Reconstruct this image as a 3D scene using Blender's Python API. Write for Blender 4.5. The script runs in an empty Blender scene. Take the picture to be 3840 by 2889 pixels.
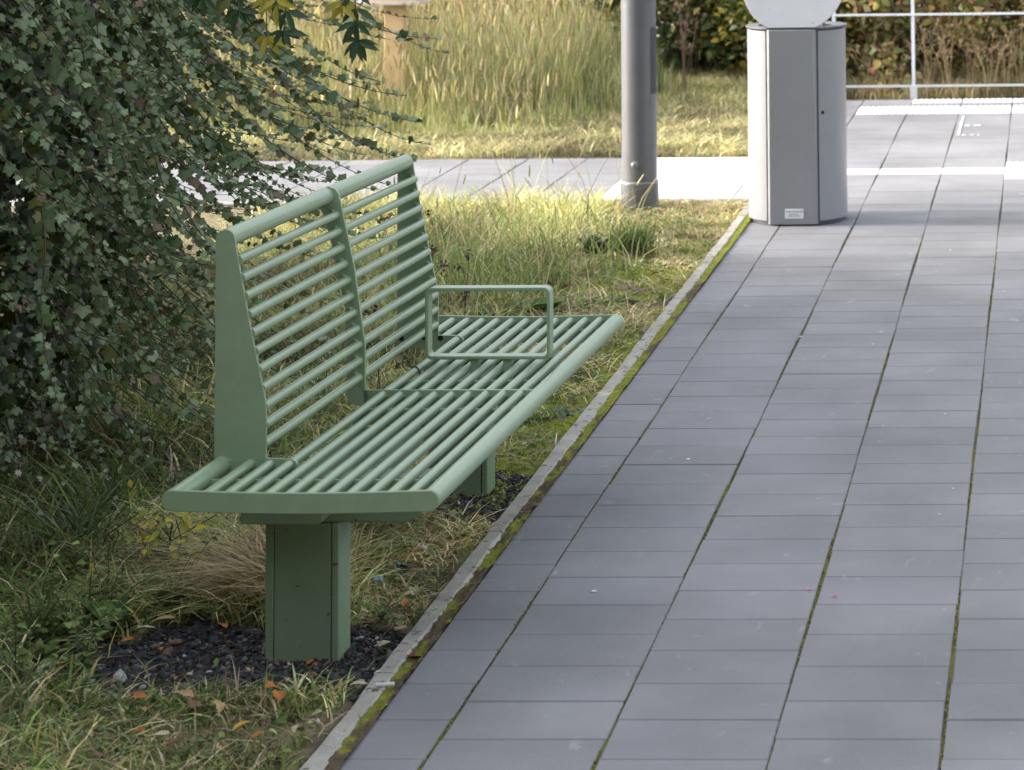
import bpy, bmesh, math, random
import numpy as np
from mathutils import Matrix, Vector
R = math.radians
SC = bpy.context.scene
COL = SC.collection
rng = np.random.default_rng(7)
random.seed(7)

# ------------------------------------------------------------ camera
def cam_axes(a, b, c):
    B = np.array([[1,0,0],[0,0,-1],[0,1,0.]])
    ca,sa,cb,sb,cc,sc = math.cos(a),math.sin(a),math.cos(b),math.sin(b),math.cos(c),math.sin(c)
    Ry = np.array([[ca,0,sa],[0,1,0],[-sa,0,ca]]); Rx = np.array([[1,0,0],[0,cb,-sb],[0,sb,cb]]); Rz = np.array([[cc,-sc,0],[sc,cc,0],[0,0,1]])
    return Rz@Rx@Ry@B
AX = cam_axes(0.04021, -0.06121, -0.01371)
cd = bpy.data.cameras.new("camera"); cam = bpy.data.objects.new("camera", cd); COL.objects.link(cam)
cd.sensor_width = 36; cd.lens = 9668/3840*36
cd.shift_x = -(3509.1-1920)/3840; cd.shift_y = (-1215.3-1444.5)/3840
cd.clip_start = 0.1; cd.clip_end = 500
cd.dof.use_dof = True; cd.dof.focus_distance = 6.3; cd.dof.aperture_fstop = 10.0
M = Matrix.Identity(4)
for i in range(3):
    M[i][0] = AX[0][i]; M[i][1] = -AX[1][i]; M[i][2] = -AX[2][i]
M[2][3] = 1.6
cam.matrix_world = M
SC.camera = cam

# ------------------------------------------------------------ sky, sun, exposure
SUN_EL, SUN_AZ = R(23), R(270)          # the sun stands low on the left (-X)
w = bpy.data.worlds.new("World"); SC.world = w; w.use_nodes = True
nt = w.node_tree; bg = nt.nodes["Background"]
sky = nt.nodes.new("ShaderNodeTexSky"); sky.sky_type = 'NISHITA'; sky.sun_disc = False
sky.sun_elevation = SUN_EL; sky.sun_rotation = SUN_AZ; sky.dust_density = 6.0; sky.ozone_density = 0.6; sky.air_density = 1.0
hsv = nt.nodes.new('ShaderNodeHueSaturation'); hsv.inputs['Saturation'].default_value = .38   # thin high cloud whitens the sky
nt.links.new(sky.outputs[0], hsv.inputs['Color']); nt.links.new(hsv.outputs[0], bg.inputs[0]); bg.inputs[1].default_value = 0.15
sd = bpy.data.lights.new("sun", 'SUN'); sd.energy = 0.65; sd.angle = R(2.0); sd.color = (1.0, 0.96, 0.90)
so = bpy.data.objects.new("sun", sd); COL.objects.link(so)
to_sun = Vector((math.sin(SUN_AZ)*math.cos(SUN_EL), math.cos(SUN_AZ)*math.cos(SUN_EL), math.sin(SUN_EL)))
so.rotation_euler = to_sun.to_track_quat('Z', 'Y').to_euler()
vs = SC.view_settings; vs.view_transform = 'Standard'; vs.look = 'None'; vs.gamma = 1; vs.exposure = 2.05
SC.cycles.max_bounces = 8; SC.cycles.transparent_max_bounces = 8

# ------------------------------------------------------------ helpers
def tag(o, label=None, cat=None, group=None, kind=None):
    if label: o["label"] = label
    if cat: o["category"] = cat
    if group: o["group"] = group
    if kind: o["kind"] = kind
    return o
def empty(name, loc=(0,0,0)):
    o = bpy.data.objects.new(name, None); COL.objects.link(o); o.location = loc; o.empty_display_size = .1; return o
def obj(name, me, mat, parent=None):
    o = bpy.data.objects.new(name, me); COL.objects.link(o)
    if mat: me.materials.append(mat)
    if parent: o.parent = parent
    return o
def npmesh(name, V, faces, attrs=None, smooth=False, corner=None):
    """V (n,3); faces list of (m,k) index arrays; attrs {name:(n,3) colour}"""
    me = bpy.data.meshes.new(name)
    V = np.asarray(V, np.float32)
    me.vertices.add(len(V)); me.vertices.foreach_set("co", V.ravel())
    li = np.concatenate([np.asarray(f, np.int32).ravel() for f in faces])
    tot = np.concatenate([np.full(len(f), np.asarray(f).shape[1], np.int32) for f in faces])
    st = np.concatenate([[0], np.cumsum(tot)[:-1]]).astype(np.int32)
    me.loops.add(len(li)); me.loops.foreach_set("vertex_index", li)
    me.polygons.add(len(tot)); me.polygons.foreach_set("loop_start", st); me.polygons.foreach_set("loop_total", tot)
    me.polygons.foreach_set("use_smooth", np.full(len(tot), smooth, bool))
    me.update(calc_edges=True)
    if attrs:
        for k, c in attrs.items():
            a = me.color_attributes.new(k, 'FLOAT_COLOR', 'POINT')
            c4 = np.ones((len(V), 4), np.float32); c4[:, :3] = c
            a.data.foreach_set("color", c4.ravel())
    return me
def bmobj(name, bm, mat, parent=None, smooth=True, bevel=0, seg=2, angle=40):
    bmesh.ops.recalc_face_normals(bm, faces=bm.faces)
    me = bpy.data.meshes.new(name); bm.to_mesh(me); bm.free()
    if smooth:
        me.polygons.foreach_set("use_smooth", [True]*len(me.polygons))
        me.set_sharp_from_angle(angle=R(angle))
    o = obj(name, me, mat, parent)
    if bevel:
        b = o.modifiers.new("bevel", 'BEVEL'); b.width = bevel; b.segments = seg; b.limit_method = 'ANGLE'; b.angle_limit = R(40); b.harden_normals = False
    return o
def box(bm, x0, x1, y0, y1, z0, z1):
    vs_ = [bm.verts.new((x, y, z)) for x in (x0, x1) for y in (y0, y1) for z in (z0, z1)]
    for f in ((0,1,3,2),(4,6,7,5),(0,4,5,1),(2,3,7,6),(0,2,6,4),(1,5,7,3)): bm.faces.new([vs_[i] for i in f])
def tube(bm, pts, r, seg=16, caps=True, r2=None):
    pts = [Vector(p) for p in pts]; rings = []
    n = len(pts)
    for i, p in enumerate(pts):
        t = (pts[min(i+1, n-1)]-pts[max(i-1, 0)]).normalized()
        a = t.cross(Vector((0,0,1)) if abs(t.z) < .9 else Vector((1,0,0))).normalized(); b = t.cross(a)
        rr = r if r2 is None else r+(r2-r)*i/(n-1)
        rings.append([bm.verts.new(p+(a*math.cos(2*math.pi*k/seg)+b*math.sin(2*math.pi*k/seg))*rr) for k in range(seg)])
    for A, B_ in zip(rings, rings[1:]):
        for k in range(seg): bm.faces.new((A[k], A[(k+1) % seg], B_[(k+1) % seg], B_[k]))
    if caps:
        bm.faces.new(rings[0][::-1]); bm.faces.new(rings[-1])
def prism(bm, pts, axis, a, b):
    """closed outline pts (2D) extruded along axis (0 x,1 y,2 z) from a to b"""
    def mk(u, v, t):
        return (t, u, v) if axis == 0 else ((u, t, v) if axis == 1 else (u, v, t))
    A = [bm.verts.new(mk(u, v, a)) for u, v in pts]; B_ = [bm.verts.new(mk(u, v, b)) for u, v in pts]
    n = len(pts)
    bm.faces.new(A); bm.faces.new(B_[::-1])
    for i in range(n): bm.faces.new((A[i], B_[i], B_[(i+1) % n], A[(i+1) % n]))
class Noise:
    def __init__(s, seed, n=256): s.n = n; s.g = np.random.default_rng(seed).random((n, n))
    def __call__(s, x, y, sc):
        x = np.asarray(x)/sc; y = np.asarray(y)/sc
        xi = np.floor(x).astype(int); yi = np.floor(y).astype(int); fx = x-xi; fy = y-yi
        fx = fx*fx*(3-2*fx); fy = fy*fy*(3-2*fy); n = s.n; g = s.g
        a = g[xi % n, yi % n]; b = g[(xi+1) % n, yi % n]; c = g[xi % n, (yi+1) % n]; d = g[(xi+1) % n, (yi+1) % n]
        return (a*(1-fx)+b*fx)*(1-fy)+(c*(1-fx)+d*fx)*fy
N1, N2, N3, N4 = Noise(1), Noise(2), Noise(3), Noise(4)
def fbm(N, x, y, sc): return (N(x, y, sc)*.5+N(x+9, y+5, sc*.47)*.28+N(x+3, y+7, sc*.21)*.22)
def sm(a, b, x):
    t = np.clip((x-a)/(b-a), 0, 1); return t*t*(3-2*t)
def mixc(a, b, t):
    t = np.asarray(t)[..., None]; return np.asarray(a)*(1-t)+np.asarray(b)*t

# ------------------------------------------------------------ materials
def newmat(name):
    m = bpy.data.materials.new(name); m.use_nodes = True
    return m, m.node_tree, m.node_tree.nodes["Principled BSDF"]
def mat(name, col, rough=.5, spec=.5, metal=0, var=0, vscale=20, bump=0, bscale=200, coat=0, speck=None):
    m, t, b = newmat(name)
    b.inputs["Base Color"].default_value = (*col, 1); b.inputs["Roughness"].default_value = rough
    b.inputs["Specular IOR Level"].default_value = spec; b.inputs["Metallic"].default_value = metal
    b.inputs["Coat Weight"].default_value = coat
    tc = t.nodes.new("ShaderNodeTexCoord")
    if var or speck:
        n = t.nodes.new("ShaderNodeTexNoise"); n.inputs["Scale"].default_value = vscale; n.inputs["Detail"].default_value = 6; n.inputs["Roughness"].default_value = .65
        t.links.new(tc.outputs["Object"], n.inputs[0])
        cr = t.nodes.new("ShaderNodeValToRGB")
        cr.color_ramp.elements[0].position = .3; cr.color_ramp.elements[1].position = .7
        cr.color_ramp.elements[0].color = (*[c*(1-var) for c in col], 1); cr.color_ramp.elements[1].color = (*[min(1, c*(1+var)) for c in col], 1)
        t.links.new(n.outputs[0], cr.inputs[0]); out = cr.outputs[0]
        if speck:
            n2 = t.nodes.new("ShaderNodeTexNoise"); n2.inputs["Scale"].default_value = speck[0]; n2.inputs["Detail"].default_value = 3
            t.links.new(tc.outputs["Object"], n2.inputs[0])
            mr = t.nodes.new("ShaderNodeMapRange"); mr.inputs[1].default_value = speck[1]; mr.inputs[2].default_value = speck[1]+.04
            t.links.new(n2.outputs[0], mr.inputs[0])
            mx = t.nodes.new("ShaderNodeMix"); mx.data_type = 'RGBA'; mx.inputs[7].default_value = (*speck[2], 1)
            t.links.new(mr.outputs[0], mx.inputs[0]); t.links.new(out, mx.inputs[6]); out = mx.outputs[2]
        t.links.new(out, b.inputs["Base Color"])
        mr2 = t.nodes.new("ShaderNodeMapRange"); mr2.inputs[3].default_value = max(0, rough-.06); mr2.inputs[4].default_value = min(1, rough+.08)
        t.links.new(n.outputs[0], mr2.inputs[0]); t.links.new(mr2.outputs[0], b.inputs["Roughness"])
    if bump:
        n = t.nodes.new("ShaderNodeTexNoise"); n.inputs["Scale"].default_value = bscale; n.inputs["Detail"].default_value = 4
        t.links.new(tc.outputs["Object"], n.inputs[0])
        bp = t.nodes.new("ShaderNodeBump"); bp.inputs["Strength"].default_value = bump; bp.inputs["Distance"].default_value = .005
        t.links.new(n.outputs[0], bp.inputs["Height"]); t.links.new(bp.outputs[0], b.inputs["Normal"])
    return m
def attrmat(name, rough=.6, spec=.4, transl=0, bump=0, bscale=120, vscale=0, var=.3, back=None):
    m, t, b = newmat(name)
    a = t.nodes.new("ShaderNodeAttribute"); a.attribute_name = "col"; out = a.outputs["Color"]
    tc = t.nodes.new("ShaderNodeTexCoord")
    if vscale:
        n = t.nodes.new("ShaderNodeTexNoise"); n.inputs["Scale"].default_value = vscale; n.inputs["Detail"].default_value = 8; n.inputs["Roughness"].default_value = .7
        t.links.new(tc.outputs["Object"], n.inputs[0])
        mr = t.nodes.new("ShaderNodeMapRange"); mr.inputs[1].default_value = .3; mr.inputs[2].default_value = .7; mr.inputs[3].default_value = 1-var; mr.inputs[4].default_value = 1+var
        t.links.new(n.outputs[0], mr.inputs[0])
        mx = t.nodes.new("ShaderNodeVectorMath"); mx.operation = 'SCALE'
        t.links.new(out, mx.inputs[0]); t.links.new(mr.outputs[0], mx.inputs["Scale"]); out = mx.outputs[0]
    if back:
        g = t.nodes.new("ShaderNodeNewGeometry"); mx = t.nodes.new("ShaderNodeMix"); mx.data_type = 'RGBA'; mx.inputs[7].default_value = (*back, 1)
        t.links.new(g.outputs["Backfacing"], mx.inputs[0]); t.links.new(out, mx.inputs[6]); out = mx.outputs[2]
    t.links.new(out, b.inputs["Base Color"]); b.inputs["Roughness"].default_value = rough; b.inputs["Specular IOR Level"].default_value = spec
    if bump:
        n = t.nodes.new("ShaderNodeTexNoise"); n.inputs["Scale"].default_value = bscale; n.inputs["Detail"].default_value = 6
        t.links.new(tc.outputs["Object"], n.inputs[0])
        bp = t.nodes.new("ShaderNodeBump"); bp.inputs["Strength"].default_value = bump; bp.inputs["Distance"].default_value = .01
        t.links.new(n.outputs[0], bp.inputs["Height"]); t.links.new(bp.outputs[0], b.inputs["Normal"])
    if transl:
        tr = t.nodes.new("ShaderNodeBsdfTranslucent"); t.links.new(out, tr.inputs[0])
        ms = t.nodes.new("ShaderNodeMixShader"); ms.inputs[0].default_value = transl
        t.links.new(b.outputs[0], ms.inputs[1]); t.links.new(tr.outputs[0], ms.inputs[2]); t.links.new(ms.outputs[0], t.nodes["Material Output"].inputs[0])
    return m
SAGE = mat("sage_powder_coat", (.242, .328, .208), .33, .5, var=.08, vscale=14, bump=.05, bscale=900, speck=(130, .74, (.12, .16, .12)))
SAGE_DARK = mat("sage_powder_coat_dark", (.19, .262, .158), .42, .5, var=.10, vscale=9, bump=.06, bscale=700, speck=(70, .68, (.07, .08, .05)))  # darker, rougher, more speckled coat for legs and underframe
HOLE = mat("dark_hollow", (.01, .011, .01), .8)
BINGREY = mat("bin_grey_paint", (.262, .268, .285), .38, .5, var=.05, vscale=8, bump=.04, bscale=600, speck=(60, .72, (.25, .25, .25)))
BINDARK = mat("bin_rim_metal", (.10, .10, .115), .45, .5, metal=0, var=.1, vscale=20)
POLEM = mat("pole_grey_paint", (.125, .13, .145), .36, .5, metal=0, var=.08, vscale=7, bump=.05, bscale=300, speck=(40, .74, (.26, .26, .26)))
ZINC = mat("galvanised_metal", (.26, .265, .28), .4, .5, metal=.3, var=.12, vscale=60)
RAILM = mat("railing_paint", (.62, .65, .72), .4, .5, var=.04, vscale=10)
WOOD = mat("pale_wood", (.56, .40, .22), .6, .3, var=.16, vscale=9, bump=.15, bscale=60)
LABELM = mat("sticker_vinyl", (.74, .77, .80), .4, .4, var=.03, vscale=80)
INK = mat("sticker_ink", (.08, .12, .13), .5)
KERBM = mat("kerb_concrete", (.36, .345, .305), .85, .3, var=.25, vscale=9, bump=.5, bscale=160, speck=(38, .62, (.12, .12, .07)))
GRASSM = attrmat("grass_blades", .6, .2, .22)
LEAFM = attrmat("ivy_leaves", .36, .5, .18, back=(.12, .115, .035))
BUSHM = attrmat("bush_leaves", .5, .4, .3)
STEMM = mat("vine_stems", (.105, .072, .052), .7, .3, var=.3, vscale=40)
DRYM = attrmat("dry_leaves", .6, .3, .15, vscale=90, var=.3)
GROUNDM = attrmat("ground_soil", .95, .15, 0, bump=.9, bscale=90, vscale=45, var=.45)
STONEM = attrmat("gravel_stones", .75, .35, 0, bump=.3, bscale=300, vscale=90, var=.35)
MOSSM = attrmat("moss", .95, .1, 0, bump=1.0, bscale=450, vscale=160, var=.45)
WIREM = mat("fence_wire", (.03, .055, .035), .5)
PAVEM = attrmat("paving_stone", .82, .16, 0, bump=.12, bscale=700, vscale=5, var=.07)
def pave_detail():      # dust, scuffs and pale spots on top of the slab colour
    t = PAVEM.node_tree; b = t.nodes["Principled BSDF"]
    src = b.inputs["Base Color"].links[0].from_socket
    tc = t.nodes.new("ShaderNodeTexCoord")
    n = t.nodes.new("ShaderNodeTexNoise"); n.inputs["Scale"].default_value = 600; n.inputs["Detail"].default_value = 2
    t.links.new(tc.outputs["Object"], n.inputs[0])
    mr = t.nodes.new("ShaderNodeMapRange"); mr.inputs[1].default_value = .25; mr.inputs[2].default_value = .75; mr.inputs[3].default_value = .84; mr.inputs[4].default_value = 1.16
    t.links.new(n.outputs[0], mr.inputs[0])
    s = t.nodes.new("ShaderNodeVectorMath"); s.operation = 'SCALE'; t.links.new(src, s.inputs[0]); t.links.new(mr.outputs[0], s.inputs["Scale"])
    n2 = t.nodes.new("ShaderNodeTexNoise"); n2.inputs["Scale"].default_value = 13; n2.inputs["Detail"].default_value = 9; n2.inputs["Distortion"].default_value = .6
    mp = t.nodes.new("ShaderNodeMapping"); mp.inputs["Scale"].default_value = (1.6, .7, 1)
    t.links.new(tc.outputs["Object"], mp.inputs[0]); t.links.new(mp.outputs[0], n2.inputs[0])
    m2 = t.nodes.new("ShaderNodeMapRange"); m2.inputs[1].default_value = .655; m2.inputs[2].default_value = .74; m2.inputs[4].default_value = .35
    t.links.new(n2.outputs[0], m2.inputs[0])
    mx = t.nodes.new("ShaderNodeMix"); mx.data_type = 'RGBA'; mx.inputs[7].default_value = (.42, .43, .45, 1)
    t.links.new(m2.outputs[0], mx.inputs[0]); t.links.new(s.outputs[0], mx.inputs[6])
    n3 = t.nodes.new("ShaderNodeTexNoise"); n3.inputs["Scale"].default_value = 1.7; n3.inputs["Detail"].default_value = 6
    t.links.new(tc.outputs["Object"], n3.inputs[0])
    m3 = t.nodes.new("ShaderNodeMapRange"); m3.inputs[1].default_value = .35; m3.inputs[2].default_value = .7; m3.inputs[3].default_value = .84; m3.inputs[4].default_value = 1.12
    t.links.new(n3.outputs[0], m3.inputs[0])
    s2 = t.nodes.new("ShaderNodeVectorMath"); s2.operation = 'SCALE'; t.links.new(mx.outputs[2], s2.inputs[0]); t.links.new(m3.outputs[0], s2.inputs["Scale"])
    t.links.new(s2.outputs[0], b.inputs["Base Color"])
pave_detail()

# ------------------------------------------------------------ ground sheet
PX0, KX0, KX1 = -1.243, -1.305, -1.262       # paving edge, kerb edges
PATH_Y0, PATH_Y1 = 11.467, 12.967            # crossing path
GRAV = [(-1.60, 5.11, .36, .27), (-1.42, 6.38, .22, .25)]
def gravel_mask(x, y):
    m = np.zeros_like(x)
    for cx, cy, rx, ry in GRAV:
        d = np.sqrt(((x-cx)/rx)**2+((y-cy)/ry)**2)+(fbm(N2, x, y, .11)-.5)*.7
        m = np.maximum(m, 1-sm(.85, 1.1, d))
    return m
def moss_mask(x, y):
    near = sm(-2.0, -1.40, x)*(1-sm(10.8, 11.4, y))*sm(5.3, 6.6, y)
    return np.clip(near*sm(.38, .50, fbm(N3, x, y, .2))*1.1, 0, 1)
def ground_z(x, y):
    z = (fbm(N1, x, y, .5)-.5)*.05+(fbm(N4, x, y, .09)-.5)*.014
    z = z*(1-sm(-1.7, -1.31, x)*.75)-.004
    z = np.where(x > -1.30, -.045, z)
    z = np.where((y > PATH_Y0-.05) & (y < PATH_Y1+.01) & (x < -1.2) & (x > -12), -.045, z)
    z = z+sm(13.2, 19, y)*.06*(x < -1.3)
    return z*(1-gravel_mask(x, y)*.7)-gravel_mask(x, y)*.008
def ground_col(x, y):
    soil = mixc((.11, .085, .06), (.19, .15, .11), fbm(N2, x, y, .15))
    thatch = mixc((.27, .22, .14), (.15, .15, .06), fbm(N3, x+4, y, .25))
    c = mixc(soil, thatch, sm(.38, .6, fbm(N1, x, y+3, .3)))
    c = mixc(c, mixc((.14, .16, .035), (.27, .29, .05), fbm(N4, x, y, .06)), moss_mask(x, y))
    c = mixc(c, mixc((.022, .022, .026), (.05, .05, .056), fbm(N4, x, y, .03)), gravel_mask(x, y))
    return c
gx = np.concatenate([np.linspace(-60, -8, 14), np.linspace(-7.6, -3.3, 40), np.linspace(-3.2, -1.28, 110), np.linspace(-1.2, 3, 12), np.linspace(5, 60, 10)])
gy = np.concatenate([np.linspace(-30, 1, 10), np.linspace(2, 4, 10), np.linspace(4.03, 11.5, 400), np.linspace(11.55, 13, 10), np.linspace(13.1, 24, 90), np.linspace(26, 90, 14)])
X, Y = np.meshgrid(gx, gy, indexing='ij'); nx, ny = X.shape
V = np.stack([X, Y, ground_z(X, Y)], -1).reshape(-1, 3)
idx = np.arange(nx*ny).reshape(nx, ny)
F = np.stack([idx[:-1, :-1], idx[1:, :-1], idx[1:, 1:], idx[:-1, 1:]], -1).reshape(-1, 4)
tag(obj("ground", npmesh("ground", V, [F], {"col": ground_col(X, Y).reshape(-1, 3)}, True), GROUNDM), kind="structure")

# ------------------------------------------------------------ paving of real slabs
def slabs():
    S = []   # x0,x1,y0,y1,type  0 grey 1 white 2 ribbed white
    cols = [(PX0, -1.1)]+[(-1.1+.3*k, -.8+.3*k) for k in range(9)]
    for ci, (x0, x1) in enumerate(cols):
        ph = .067 if ci % 2 == 1 else .167
        ys = [ph+.2*k for k in range(5, 56) if ph+.2*k < 11.2]+[11.267+.2*k for k in range(0, 24)]
        for a, b in zip(ys, ys[1:]):
            t = 0; m = (a+b)/2
            if 12.27 < m < 12.47 and x1 < -.15 and x0 > -1.2: t = 1
            if 12.07 < m < 12.67 and x0 > -.21: t = 2
            if 14.87 < m < 15.27: t = 2
            if 15.5 < m < 15.7 and x0 > -1.0: t = 2
            if m > 15.72: continue
            if x1-x0 < .2 and m > 12.97: t = 0
            S.append((x0, x1, a, b, t))
    for k in range(1, 30):      # crossing path to the left
        x1 = -1.1-.3*k+.3*0; x0 = x1-.3
        x1, x0 = -1.1-.3*(k-1), -1.1-.3*k
        if k == 1: x1 = PX0
        ph = 0 if k % 2 else .1
        ys = [PATH_Y0]+[PATH_Y0+ph+.2*j for j in range(0 if ph else 1, 9) if PATH_Y0+ph+.2*j < PATH_Y1-.02]+[PATH_Y1]
        for a, b in zip(ys, ys[1:]):
            S.append((x0, x1, a, b, 1 if x0 > -2.05 else 0))
    return S
S = slabs(); Vs = []; Fs = []; Cs = []; n0 = 0
GREY = np.array((.232, .231, .241)); WHITE = np.array((.86, .86, .84))
for (x0, x1, y0, y1, t) in S:
    gl = .0023; gr = .0016
    dz = random.uniform(-.0007, .0007); tx = random.uniform(-.0005, .0005); ty = random.uniform(-.0004, .0004)
    jx = .002*math.sin(y0*3.1+x0*7)+random.uniform(-.001, .001)
    xa, xb, ya, yb = x0+gl+jx, x1-gl+jx, y0+gr, y1-gr
    base = (WHITE*random.uniform(.95, 1.03) if t else GREY*random.uniform(.95, 1.05)+np.array((0, 0, random.uniform(-.003, .004))))
    if t == 2:
        nrib = 9; w_ = (xb-xa)/nrib
        for k in range(nrib):
            a, b = xa+k*w_, xa+(k+1)*w_; n = len(Vs)
            prof = [(a, -.004), (a+w_*.22, .003), (b-w_*.22, .003), (b, -.004)]
            for yy in (ya, ya+.002, yb-.002, yb):
                for px, pz in prof: Vs.append((px, yy, pz if ya < yy < yb else -.012)); Cs.append(base)
            for r in range(3):
                for q in range(3): Fs.append((n+r*4+q, n+r*4+q+1, n+(r+1)*4+q+1, n+(r+1)*4+q))
        continue
    n = len(Vs); bv = .0022
    for (dx, zz) in ((0, -.04), (0, -.0022), (bv, 0)):
        for (px, py) in ((xa+dx, ya+dx), (xb-dx, ya+dx), (xb-dx, yb-dx), (xa+dx, yb-dx)):
            Vs.append((px, py, zz+dz+(px-x0)*tx/.3+(py-y0)*ty/.2)); Cs.append(base)
    for r in (0, 4):
        for k in range(4): Fs.append((n+r+k, n+r+(k+1) % 4, n+r+4+(k+1) % 4, n+r+4+k))
    Fs.append((n+8, n+9, n+10, n+11))
paving = obj("paving", npmesh("paving", Vs, [np.array(Fs)], {"col": np.array(Cs)}), PAVEM); tag(paving, kind="structure")
# bedding and moss in the joints (below the slab tops)
def sheet(name, x0, x1, y0, y1, dx, dy, zf, cf, m, kind="structure"):
    xs = np.arange(x0, x1+dx*.5, dx); ys = np.arange(y0, y1+dy*.5, dy)
    X, Y = np.meshgrid(xs, ys, indexing='ij'); a, b = X.shape
    idx = np.arange(a*b).reshape(a, b)
    F = np.stack([idx[:-1, :-1], idx[1:, :-1], idx[1:, 1:], idx[:-1, 1:]], -1).reshape(-1, 4)
    return tag(obj(name, npmesh(name, np.stack([X, Y, zf(X, Y)], -1).reshape(-1, 3), [F], {"col": cf(X, Y).reshape(-1, 3)}, True), m), kind=kind)
def joint_col(x, y):
    t = sm(.42, .58, fbm(N3, x*3, y, .22)); g = mixc((.13, .115, .09), (.24, .25, .06), t)
    near = 1-sm(6.0, 9.5, y)*.75
    return mixc(np.broadcast_to((.10, .10, .095), g.shape), g, near)
sheet("joint_bedding", -1.25, 1.65, 1, 15.75, .29, .02, lambda x, y: -.0035+0*x, joint_col, MOSSM)
sheet("path_bedding", -9.9, -1.26, PATH_Y0-.003, PATH_Y1+.003, .3, .1, lambda x, y: -.007+0*x, lambda x, y: np.broadcast_to((.06, .065, .04), x.shape+(3,)), MOSSM)
# moss cushions along the column joints
def moss_strips():
    V, F, C = [], [], []
    for k in range(0, 6):
        xc = -1.1+.3*k
        y = 3.6
        while y < 10.5:
            dens = N3(xc*9, y, .18)
            L = random.uniform(.004, .012)
            if dens > (.30 if y < 6.5 else .42) :
                r = random.uniform(.0024, .0046)*(1.15 if k == 0 else 1); x = xc+random.uniform(-.0028, .0028); n = len(V)
                c = np.array(random.choice([(.28, .30, .04), (.20, .22, .03), (.32, .33, .05), (.12, .10, .05), (.15, .15, .04)]))*random.uniform(.7, 1.2)
                V.append((x, y, random.uniform(-.002, .0022))); C.append(c*1.1)
                for q in range(6):
                    a = q*math.pi/3; V.append((x+math.cos(a)*r, y+math.sin(a)*L, -.007)); C.append(c*.8)
                for q in range(6): F.append((n, n+1+q, n+1+(q+1) % 6))
            y += L*random.uniform(.5, 1.3)
    return npmesh("joint_moss", V, [np.array(F)], {"col": np.array(C)}, True)
tag(obj("joint_moss", moss_strips(), MOSSM), "yellow-green moss growing in the long joints between the grey slabs", "moss", kind="stuff")
# kerb edging: long stones with wavy chipped edges
def kerb(name, along_y, a0, a1, c0, c1, label):
    root = None; me_V = []; F = []
    bm = bmesh.new(); p = a0
    while p < a1-.02:
        q = min(p+1.0, a1); nseg = 40; rows = []
        for i in range(nseg+1):
            t = p+.002+(q-p-.004)*i/nseg; w0 = (fbm(N4, t, 1, .16)-.5)*.010; w1 = (fbm(N4, t, 5, .12)-.5)*.012; h = .009+(N2(t, 3, .3)-.5)*.004
            pr = [(c0+w0, -.06), (c0+w0, h-.006), (c0+w0+.006, h), (c1+w1-.006, h), (c1+w1, h-.006), (c1+w1, -.06)]
            rows.append([bm.verts.new((c, t, z) if along_y else (t, c, z)) for c, z in pr])
        for A, B_ in zip(rows, rows[1:]):
            for k in range(5): bm.faces.new((A[k], A[k+1], B_[k+1], B_[k]))
        bm.faces.new(rows[0]); bm.faces.new(rows[-1][::-1]); p = q
    return tag(bmobj(name, bm, KERBM), kind="structure")
kerb("kerb", True, 1.0, 11.40, KX0, KX1, "")
kerb("path_kerb", False, -9.9, -1.262, PATH_Y0-.055, PATH_Y0-.008, "")
def moss_gap(x, y): return -.002+.012*fbm(N4, x*4, y, .02)+.004*N3(x, y, .05)
def moss_gap_col(x, y):
    t = fbm(N2, x*4, y, .16); bare = (1-sm(5.4, 6.4, y))*.45
    c = mixc((.18, .14, .09), mixc((.20, .21, .04), (.42, .44, .07), fbm(N4, x, y, .02)), sm(.32+bare*.35, .42+bare*.35, t)); return c
sheet("kerb_moss", KX1-.003, PX0+.008, 3.5, 11.4, .0041, .008, moss_gap, moss_gap_col, MOSSM)

# ------------------------------------------------------------ the bench
bd = np.array((.0172, .99974, -.0150)); bd /= np.linalg.norm(bd)
be = np.array((1., 0, 0)); be = be-bd*(be@bd); be /= np.linalg.norm(be)
bu = np.cross(be, bd)
bench = empty("park_bench"); Mb = Matrix.Identity(4)
for i in range(3): Mb[i][0] = be[i]; Mb[i][1] = bd[i]; Mb[i][2] = bu[i]
Mb[0][3], Mb[1][3], Mb[2][3] = -1.141, 4.84, .375
bench.matrix_world = Mb
tag(bench, "long sage green metal bench of round bars with one armrest, beside the kerb", "bench")
# local frame: x = -w (to the right), y = s (along), z = h
LEN = 1.92
def dip(w): return -.005*math.sin(math.pi*min(max((w-.02)/.49, 0), 1))
def plate_outline(w0, w1, top=.0175, bot=-.021, r0=True, r1=True, n=14):
    pts = []
    ws = [w0+.018+(w1-w0-.036)*i/n for i in range(n+1)]
    up_ = [(-w_, top+dip(w_)) for w_ in ws]; dn = [(-w_, bot+dip(w_)) for w_ in ws]
    def arc(wc, sgn):
        out = []
        for k in range(1, 10):
            a = math.pi/2-math.pi*k/10
            out.append((-(wc+sgn*.018*math.cos(a)), (top+bot)/2+dip(wc)+math.sin(a)*(top-bot)/2))
        return out
    return up_+arc(ws[-1], 1)+dn[::-1]+arc(ws[0], -1)[::-1]
for s0, s1 in ((0, .008), (LEN-.008, LEN)):
    bm = bmesh.new(); prism(bm, plate_outline(0, .527), 1, s0, s1); bmobj("end_plate", bm, SAGE, bench, bevel=.0015)
bm = bmesh.new(); box(bm, -.416, -.012, .961, .969, -.023, .0125)
bmobj("cross_plate", bm, SAGE, bench, bevel=.0015)
WK = [.060+.0389*k for k in range(11)]
def weld(bm, x, y, z, r):      # small weld bead
    ret = bmesh.ops.create_icosphere(bm, subdivisions=2, radius=r, matrix=Matrix.Translation((x, y, z)) @ Matrix.Diagonal((1.0, .8, .7, 1)))
bm = bmesh.new()
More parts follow.
